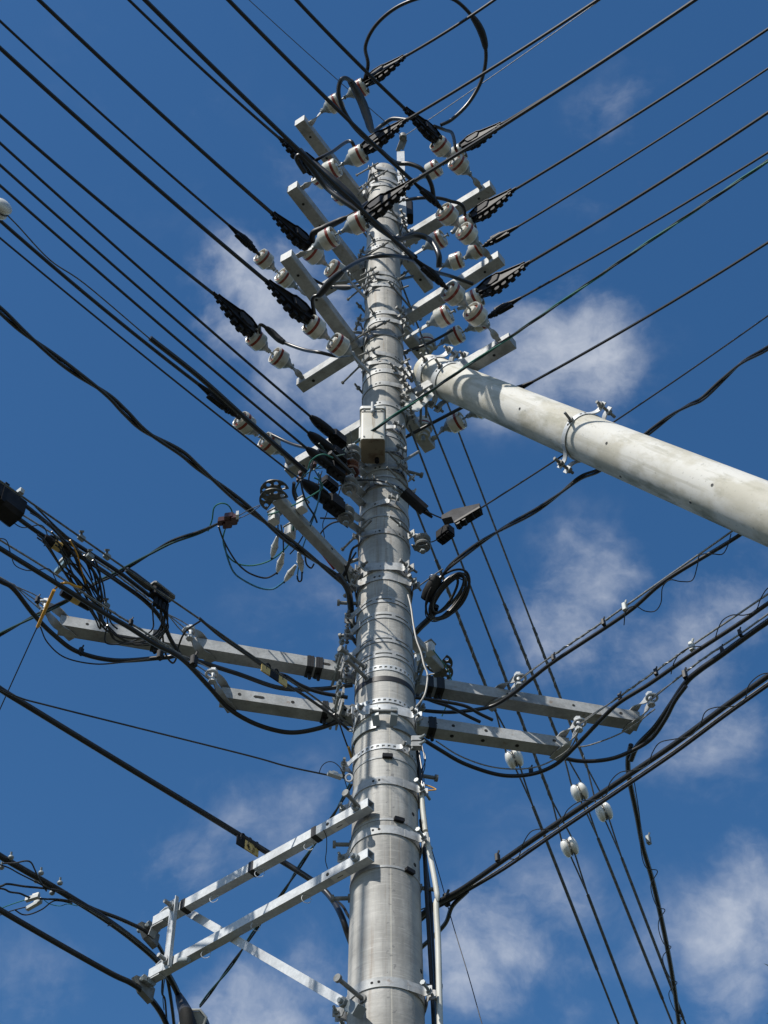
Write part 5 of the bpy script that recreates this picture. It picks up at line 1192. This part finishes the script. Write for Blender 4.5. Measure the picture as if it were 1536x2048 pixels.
a_=P(876,1152,7.47);b_=P(853,1200,7.42); mk('tape_wrap',MB().tube([a_,a_.lerp(b_,.4),a_.lerp(b_,.75),b_],[.022,.034,.036,.03],12),'black tape',t)
mk('tie_wire',MB().tube([b_.lerp(a_,.8)+(V_.normalized()*math.cos(u)+Vector((0,1,0))*math.sin(u))*.034 for u in [2*math.pi*k/20 for k in range(21)]],.002,5),'steel strand',t)
pc('pale stay strand between the double band and the coil','strand',[(828,1178),(845,1167),(868,1150),(886,1138)],3,'steel strand',z=7.47,name='stay_wire',group='stay wires')
pc('black cable from the coil down behind the pole','cable',[(872,1212),(868,1225),(856,1240),(843,1252),(828,1268)],13,z=7.38,group=TG)
pc('pale grey cord wandering down the right edge of the main pole','cord',[(816,1190),(822,1215),(827,1250),(833,1280),(842,1305),(848,1330),(855,1350),(852,1380),(845,1398),(832,1414)],4,'white cord',fn=lambda x,y,z:Q(x,y,-.12),z=0,name='cord')
pc('thin green wire hanging from the small white block at right','wire',[(866,1300),(880,1318),(896,1340),(903,1365),(899,1395),(890,1418),(884,1432)],2.6,'green sheath',z=zC-.06,name='loop_wire',group=LG_)

# --- lower right bundle
zB=5.68
BR='lower right cable bundle'
for dy,px,mt,lb,z in ((0,11,'black sheath','thickest cable of the lower right bundle, on top',zB),(13,3.2,'steel strand','thin strand in the middle of the lower right bundle',zB),(19,6,'black sheath','lower cable of the lower right bundle',zB)):
    base=[(812,1856),(838,1834),(870,1808),(893,1795),(930,1774),(1010,1718),(1100,1656),(1250,1555),(1350,1487),(1450,1413),(1536,1352),(1640,1278),(1900,1090)]
    pts=[(x,y+dy*(1 if x>1000 else .55)) for x,y in base]
    pc(lb,'cable',pts,px,mt,z=z,group=BR,n=10)
pc('black branch cable dipping from the bundle back to the pole','cable',[(935,1782),(905,1812),(892,1845),(868,1872),(846,1892),(820,1915)],9,z=zB,group=BR)
pc('short grey strand tying the bundle to the pole','strand',[(893,1795),(865,1810),(840,1820)],3,'steel strand',z=zB+.02,name='strand',group=MG)

# --- vertical pipes and cables on the right side of the pole
QQ=lambda x,y,z:Q(x,y,z)
t=thing('cable_conduit','white split plastic pipe running down the right side of the main pole','pipe',Q(880,2048,-.05))
seg1=smooth_path([Q(x,y,-.06) for x,y in ((843,1583),(846,1620),(851,1662))],6); mk('upper_pipe',MB().tube([seg1[0]+Vector((0,0,.008))]+seg1,[.005]+[.0105]*len(seg1),14),'pipe plastic',t)
seg=smooth_path([Q(x,y,-.06) for x,y in ((852,1667),(858,1700),(866,1740),(873,1780),(876,1802))],6); mk('middle_pipe',MB().tube(seg,[.0105]*(len(seg)-3)+[.009,.007,.003],14),'pipe plastic',t)
seg=smooth_path([Q(x,y,-.045) for x,y in ((872,1797),(873,1830),(876,1880),(878,1960),(880,2048),(883,2160),(890,2500))],6); mk('lower_pipe',MB().tube(seg,[.005,.009]+[.0112]*(len(seg)-2),14),'pipe plastic',t)
for lb,pts,px,yy in (('thick black cable behind the white pipe, left one',[(836,1500),(841,1590),(848,1680),(853,1780),(860,1900),(868,2048),(880,2300)],9,.0),('thick black cable behind the white pipe, right one',[(842,1640),(850,1720),(860,1800),(864,1880),(872,2048),(884,2300)],9,.04)):
    pc(lb,'cable',[(x,y,yy) for x,y in pts],px,fn=QQ,group='black cables down the right side of the pole')
pc('very thin black wire slanting from the pipe down to the bottom edge','wire',[(x,y,.1) for x,y in ((853,1665),(880,1755),(905,1846),(938,1955),(966,2055),(1000,2170))],2,fn=QQ,name='drop_wire',group='thin wires right of the lower pole')
for i,(pts,px) in enumerate((([(838,1498),(848,1505),(851,1520),(845,1540),(848,1560),(846,1580)],2),([(836,1490),(840,1515),(844,1545),(843,1585)],3),([(840,1475),(846,1500),(850,1530),(846,1548),(842,1575)],2))):
    pc('%s of the tangled thin wires above the white pipe'%('loosest','straightest','shortest')[i],'wire',[(x,y,-.06) for x,y in pts],px,fn=QQ,name='drop_wire',group='thin wires right of the lower pole')
pc('orange wire bent to a point above the white pipe','wire',[(x,y,-.05) for x,y in ((838,1568),(855,1571),(872,1579),(858,1581),(848,1585),(840,1592))],2.8,'yellow guard',fn=QQ,name='drop_wire',group='thin wires right of the lower pole')
for i,y in enumerate((1480,1492)):
    c=Q(833,y,-.12); t=thing('strand_vise','small steel fitting %s at the right end of the heavy clamp'%('above' if i==0 else 'below'),'fitting',c,'small steel fittings'); mk('body',MB().box(c,((1,0,0),(0,1,0),(0,0,1)),(.022,.014,.012),.005),'galvanised steel',t); mk('stud',MB().cyl(c,c+Vector((.035,-.03,.0)),.006,8),'iron cap',t)

# --- lower left: bracket with two arms, link bar and brace
def solve_z(px,wy): return Q(*px,wy).z
zB1=solve_z((738,1611),-.165); zB2=solve_z((740,1712),-.168)
def barm(label,a,b,z,rings,holepx):
    p=P(*a,z);q=P(*b,z); t=arm('bracket_crossbar',label,'arm',p,q,.040,.042,'bright steel',group='lower left bracket arms')
    d=(q-p).normalized(); x,y,_=onb(d); nrm_=x if x.dot(_f)<0 else -x
    e=q-d*.055; mb=MB().cyl(e+nrm_*.0,e+nrm_*.05,.009,10); mb.nut(e+nrm_*.021,nrm_,.018,.014); mk('end_bolt',mb,'iron cap',t)
    for (hx,hy) in holepx:
        c=armpt(p,q,hx); mk('bolt_hole',MB().cyl(c+nrm_*.019,c+nrm_*.0215,.0075,12),'dark hole',t)
    for rx in rings:
        c=armpt(p,q,rx)-Vector((0,0,.04)); ang=random.uniform(-.5,.5); u=Vector((math.cos(ang),math.sin(ang),0))
        mk1('wire_ring',MB().tube([c+(u*math.cos(w)+Vector((0,0,1))*math.sin(w))*.019 for w in [2*math.pi*k/20*.93 for k in range(21)]],.0014,5),'bright steel',t)
    for k in range(1):
        c=armpt(p,q,b[0]-62)-Vector((0,0,.0218)); mk1('sticker',MB().box(c,(x,d,(0,0,1)),(.016,.035,.0006)),'pale grey paint',t); mk1('sticker_print',MB().box(c-Vector((0,0,.001)),(x,d,(0,0,1)),(.0015,.014,.0004)),'black ink',t)
    # hooked end plate
    h=p+d*.01; mk('end_hook',MB().ribbon([h+d*.05+Vector((0,0,-.026)),h-d*.015+Vector((0,0,-.026)),h-d*.028+Vector((0,0,-.06))],[.036]*3,[x]*3,.006),'galvanised steel',t)
    mk('end_bolt',MB().cyl(h+d*.06,h+d*.06+Vector((0,0,.07)),.009,10),'iron cap',t); mk('bent_washer',MB().ribbon([h+d*.02+Vector((0,0,.03)),h+d*.05+Vector((0,0,.042)),h+d*.085+Vector((0,0,.028))],[.03]*3,[x]*3,.003),'bright steel',t)
    return p,q,nrm_
b1p,b1q,nr=barm('upper arm of the lower left bracket, with small wire rings beneath',(312,1846),(742,1609),zB1,(618,520,430),((662,0),))
b2p,b2q,nr2=barm('lower arm of the lower left bracket, with small wire rings beneath',(304,1952),(742,1710),zB2,(613,512,413),((662,0),))
u=armpt(b1p,b1q,357)+nr*.027; l=armpt(b2p,b2q,345)+nr2*.027
t=thing('link_bar','flat steel bar joining the outer ends of the two bracket arms','bar',u); ud=(u-l).normalized()
wd=ud.cross(nr).normalized(); mk('bar',MB().ribbon([u+ud*.04,l-ud*.035],[.042,.042],[wd]*2,.006),'bright steel',t); mk('bar',MB().ribbon([u+ud*.04+wd*.021+nr*.008,l-ud*.035+wd*.021+nr*.008],[.018,.018],[nr]*2,.004),'bright steel',t)
for c in (u,l): mb=MB().cyl(c-nr*.03,c+nr*.055,.009,10); mb.nut(c+nr*.004,nr,.018,.015); mk('link_bolt',mb,'galvanised steel',t)
mk('link_bolt',MB().cyl(l+(b2q-b2p).normalized()*.07-Vector((0,0,.03)),l+(b2q-b2p).normalized()*.12-Vector((0,0,.05)),.011,10),'iron cap',t)
p=P(372,1822,zB1+.07); q=Q(716,2022,-.165); t=thing('diagonal_brace','bright flat brace slanting from the upper bracket arm down to the pole','brace',p)
dd=(q-p).normalized(); x_,y_,_=onb(dd); mk('bar',MB().beam(p,q,.034,.034),'bright steel',t,smooth=False)
e=q-dd*.07; nn_=(CAM-e).normalized(); nn_=(nn_-dd*nn_.dot(dd)).normalized(); mb=MB().cyl(e,e+nn_*.045,.010,10); mb.nut(e+nn_*.018,nn_,.019,.014); mk('brace_bolt',mb,'iron cap',t)
mk('end_clip',MB().box(q-dd*.02,(x_,y_,dd),(.0215,.0215,.03),.003),'iron cap',t)
# black tape marks round the bracket arm
for x,lb in ((372,'black tape band at the outer end of the upper bracket arm'),(508,'dark tape band midway along the upper bracket arm'),(634,'dark tape band nearer the pole on the upper bracket arm')):
    c=armpt(b1p,b1q,x); d=(b1q-b1p).normalized(); x_,y_,_=onb(d); mk1('tape_wrap',MB().box(c,(x_,y_,d),(.0225,.0235,.012)),'black tape',None,label=lb,cat='tape',group='tape bands on the bracket arm',smooth=False)
# --- lower left cables
CG='thick cables at the lower left'
zK=zB1-.06
pc('thick cable from the left edge passing behind the upper bracket arm to the pole','cable',[(-240,1220,6.3),(-60,1335,6.3),(0,1378,6.3),(60,1415,6.28),(240,1525,6.24),(400,1622,6.2),(480,1671,6.18),(530,1702,6.15),(600,1745,6.06),(640,1773,5.98),(665,1800,5.88),(683,1832,5.74),(697,1872,5.66),(712,1905,5.6),(735,1930,5.56)],12,group=CG,n=10)
pc('black branch cable forking to the pole beside the steel nuts','cable',[(650,1785,5.96),(668,1798,5.92),(685,1812,5.85),(697,1832,5.78),(712,1850,5.75),(735,1865,5.72)],6,group=CG)
pc('thin black telephone wire running down right to the small white connector','wire',[(-60,1350),(30,1392),(100,1412),(300,1462),(500,1512),(575,1533),(655,1550)],3.6,z=6.25,name='drop_wire')
t=thing('wire_clamp','small pale wire clamp with a thin loop, left of the lower pole','clamp',P(670,1550,6.25)); a_=P(656,1546,6.25);b_=P(683,1555,6.25); mk('body',MB().beam(a_,b_,.02,.014),'grey plastic',t,smooth=False); mk('wedge',MB().beam(a_.lerp(b_,.3)+Vector((0,0,.012)),a_.lerp(b_,.7)+Vector((0,0,.012)),.012,.012),'grey plastic',t,smooth=False)
mk('tail',MB().tube([b_,P(696,1560,6.25)],.003,6),'dark strand',t); mk('eye',MB().tube([P(698,1556,6.25)+Vector((math.cos(w)*.014,0,math.sin(w)*.02)) for w in [2*math.pi*k/14 for k in range(15)]],.0045,6),'bright steel',t)
pc('thin loop of wire above the small pale wire clamp','wire',[(638,1546),(644,1532),(655,1524),(668,1525),(680,1535),(686,1548),(690,1562),(697,1585),(703,1602)],1.8,z=6.24,name='drop_wire',group='thin wires left of the lower pole')
pc('black wire dropping from the lower arm to the orange tip by the heavy clamp','wire',[(668,1428),(678,1445),(686,1468),(694,1490),(698,1500)],3.4,z=6.5,name='drop_wire',group='thin wires left of the lower pole')
pc('short orange wire tip beside the heavy clamp','wire',[(697,1494),(700,1505),(703,1516)],5.5,'yellow guard',z=6.47,name='drop_wire',group='thin wires left of the lower pole')
path=smooth_path([P(x,y,6.2) for i,(x,y) in enumerate(((702,1568),(690,1590),(668,1628),(645,1665),(600,1732),(556,1800),(512,1858),(470,1920),(432,1970),(400,2012)))],6)
twisted('service_pair','dark green and black pair slanting down left behind the bracket arms','wire',path,.0045,.5,['green black sheath','black sheath'])
pc('thin wire looping between the two bracket arms','wire',[(647,1660),(653,1675),(653,1700),(651,1720),(655,1737)],1.8,z=zB1-.03,name='drop_wire',group='thin wires left of the lower pole')
pc('thickest cable at the lower left edge, bending down behind the bracket tips','cable',[(-240,1560),(-60,1672),(0,1712),(60,1747),(125,1785),(210,1838),(270,1882),(318,1925),(345,1965),(362,2005),(368,2040)],13,z=zK,group=CG,n=10)
pc('thick cable at the very bottom left, below the lower bracket arm','cable',[(-240,1660),(-60,1782),(0,1820),(110,1884),(220,1946),(262,1966),(292,1988),(318,2020),(334,2052),(345,2090)],12,z=zB2-.07,group=CG,n=10)
pc('cable clamped under the upper bracket arm tip','cable',[(110,1778),(180,1815),(240,1838),(290,1862),(312,1884),(330,1915),(342,1945)],8,z=zK+.03,group=CG)
for i,(pts,px) in enumerate((([(330,1940),(336,1965),(342,2000),(348,2048),(352,2100)],7),([(326,1950),(324,1985),(330,2000),(334,2048),(340,2100)],4),([(331,1950),(327,1975),(326,2000),(328,2020)],2),([(180,1820),(230,1850),(270,1880),(300,1905),(320,1925)],3.5),([(140,1798),(200,1830),(250,1862),(285,1890),(315,1920)],3),([(210,1840),(225,1848),(215,1852)],2))):
    pc('%s of the thin cables around the bracket tips'%('thickest','second','hair thin','upper slanting','lower slanting','tiniest')[i],'wire',pts,px,z=zK-.01*i,name='drop_wire',group='thin cables around the bracket tips')
def susp(label,px,z):
    c=P(*px,z); d=Vector((.66,.75,0)).normalized(); x,y,_=onb(d); t=thing('suspension_clamp',label,'clamp',c,'cable suspension clamps')
    mk('clamp_plate',MB().prism([c+d*a+Vector((0,0,b)) for a,b in ((-.05,.02),(.0,.03),(.055,.012),(.05,-.05),(-.01,-.03))],x*.03),'dull steel',t,smooth=False)
    for s in (-1,0,1): mb=MB().cyl(c+d*s*.022-x*.018+Vector((0,0,.012)),c+d*s*.022+x*.048+Vector((0,0,.012)),.010,10); mb.nut(c+d*s*.022-x*.012+Vector((0,0,.012)),-x,.015,.012); mk('clamp_bolt',mb,'iron cap',t)
susp('dark steel suspension clamp under the upper bracket arm tip',(300,1862),zK+.05); susp('dark steel suspension clamp under the lower bracket arm tip',(290,1970),zB2-.05)
# far left small joints
for (a,b,lb) in (((52,1800),(78,1792),'upper'),((54,1818),(82,1802),'lower')):
    p=P(*a,zK-.05);q=P(*b,zK-.05); t=thing('wire_clamp','%s of two pale wire clamps at the lower left edge'%lb,'clamp',p,'pale wire clamps'); mk('body',MB().beam(p,q,.016,.016),'grey plastic',t,smooth=False); mk('wedge',MB().beam(p.lerp(q,.5)+Vector((0,0,.012)),q+Vector((0,0,.012)),.01,.01),'pale grey paint',t,smooth=False)
for i,(pts,px,m) in enumerate((([(-40,1840),(0,1818),(25,1808),(50,1800)],2,'green sheath'),([(-60,1852),(0,1830),(25,1821),(52,1814)],2.4,'black sheath'),([(30,1820),(45,1829),(62,1828),(85,1818),(105,1803),(122,1802),(145,1807)],3,'black sheath'),([(-60,1780),(0,1777),(20,1784),(40,1787),(60,1795),(90,1798),(120,1799),(145,1803)],4,'black sheath'),([(-60,1790),(0,1773),(15,1768),(50,1773),(100,1778),(135,1785)],4.5,'black sheath'),([(5,1727),(30,1726),(50,1722),(62,1725),(70,1740),(80,1762),(93,1782)],3.4,'black sheath'),([(-60,1715),(8,1732),(40,1748),(80,1768),(110,1784)],3,'black sheath'),([(88,1800),(100,1808),(120,1812),(135,1808),(155,1812)],1.6,'green sheath'))):
    nm=('thin green one meeting the pale clamps','thin black one meeting the pale clamps','loop sagging right of the pale clamps','wavy one above the pale clamps','upper wavy one to the thick cable','arched one over the thick cable','straight one under the thick cable','tiny green curl right of the clamps')[i]
    pc('lower left edge wire, '+nm,'wire',pts,px,m,z=zK-.05,name='drop_wire',group='tangled wires at the lower left edge')
for px,lb in (((22,1715),'small steel hanger on the thick cable by the left edge'),((82,1746),'round grey hanger ball over the thick cable'),((120,1766),'steel hanger right of the grey ball'),((73,1762),'steel hanger below the grey ball'),((104,1786),'half ring hanger below the thick cable'),((3,1735),'coiled spring hanger at the left edge')):
    c=P(*px,zK); t=thing('hanger_clamp',lb,'clamp',c,'hangers on the lower left cable'); mk('body',MB().sphere(c,.012,12,(1,1,.8)),'iron cap',t); mk('stud',MB().cyl(c,c+Vector((0,-.01,.02)),.0045,8),'iron cap',t)
# closure at the bottom edge
c=P(384,2052,zK-.30); t=thing('cable_closure','grey framed black cable closure at the bottom edge, cables entering its top','closure',c)
uu=_cr; vv=Vector((0,-.55,.83)); ww=uu.cross(vv)*-1
if ww.dot(_f)<0: ww=-ww
hexa=[(-.062,-.03),(-.036,.045),(-.014,.062),(.030,.062),(.056,.034),(.028,-.05),(-.02,-.09)]
mk('body',MB().prism([c+uu*a+vv*b_+ww*.008 for a,b_ in [(-.05,-.03),(-.03,.04),(.03,.056),(.05,.03),(.075,-.03),(.07,-.1),(-.04,-.1)]],ww*.13),'black tape',t,smooth=False)
mk('frame',MB().tube([c+uu*a+vv*b_ for a,b_ in hexa+hexa[:1]],.0065,6),'grey plastic',t)
mk('face_plate',MB().prism([c+uu*a*.9+vv*b_*.9 for a,b_ in hexa],ww*.006),'grey plastic',t,smooth=False)
q0=c-ww*.05
mk('rubber_boot',MB().tube([P(357,1990,zK),P(362,2003,zK-.05),c-ww*.03+uu*-.022+vv*.045,c-ww*.035+uu*-.008+vv*-.01,c-ww*.03+uu*.01+vv*-.08],[.015,.022,.030,.036,.042],14),'black tape',t)

# ---------------------------------------------------------------- tree at the right, only its outermost twigs reach into view
tp=Q(1560,2300,2.5); tx,ty=4.35,2.2
t=thing('tree','leafy green tree whose outermost twigs show at the lower right corner','tree',(tx,ty,0))
trunk=smooth_path([(tx,ty,0),(tx+.05,ty,.9),(tx-.02,ty+.03,1.8),(tx-.1,ty,2.8),(tx-.15,ty,3.6)],6); n=len(trunk)
mb=MB().tube(trunk,[.13-.09*i/n for i in range(n)],12)
tips=[]
cr=Vector((tx-.05,ty,4.0))
targets=[Q(1545,1938,2.0),Q(1540,2032,2.0),Q(1548,2050,2.0)]
for i in range(46):
    th=random.uniform(0,2*math.pi); ph=random.uniform(-.35,1.25); rr=random.uniform(.9,1.5)
    e=cr+Vector((math.cos(th)*math.cos(ph)*rr*1.0,math.sin(th)*math.cos(ph)*rr*1.0,math.sin(ph)*rr*.95)); tips.append(e)
def clear(v):    # keep the crown out of the photographed view except at the corner
    w=v-CAM; dd=w.dot(_f); 
    if dd<=0: return True
    px=768+F*w.dot(_cr)/dd; py=1024-F*w.dot(_cu)/dd
    return px>1545 or py>2075
tips=[e for e in tips if clear(e)]+targets
for e in tips:
    s=trunk[random.randint(n//2,n-1)]; m_=s.lerp(e,.5)+Vector((random.uniform(-.1,.1),random.uniform(-.1,.1),.12))
    pa=smooth_path([s,m_,e],5); mb.tube(pa,[.024-.02*i/len(pa) for i in range(len(pa))],5)
mk1('trunk',mb,'bark',t)
mb=MB()
def leaf(p,d,L,W):
    d=Vector(d).normalized(); x,y,_=onb(d,(random.uniform(-1,1),random.uniform(-1,1),random.uniform(.2,1))); o=len(mb.v)
    mb.v+=[p,p+d*L*.35+x*W*.5,p+d*L*.4-y*W*.12,p+d*L*.35-x*W*.5,p+d*L]; mb.f+=[(o,o+1,o+2),(o,o+2,o+3),(o+1,o+4,o+2),(o+2,o+4,o+3)]
for e in tips:
    near=e in targets
    for k in range(4 if near else 90):
        sp=.03 if near else .3
        p=e+Vector((random.gauss(0,sp),random.gauss(0,sp),random.gauss(0,sp*.8)))
        if near: p=e+Vector((abs(random.gauss(0,.03)),random.gauss(0,.02),random.gauss(0,.025)))
        elif not clear(p): continue
        leaf(p,(random.uniform(-1,1) if not near else random.uniform(-1,-.3),random.uniform(-1,1),random.uniform(-.7,.5)),random.uniform(.035,.06),random.uniform(.010,.017))
mk1('crown',mb,'leaf green',t,smooth=False)
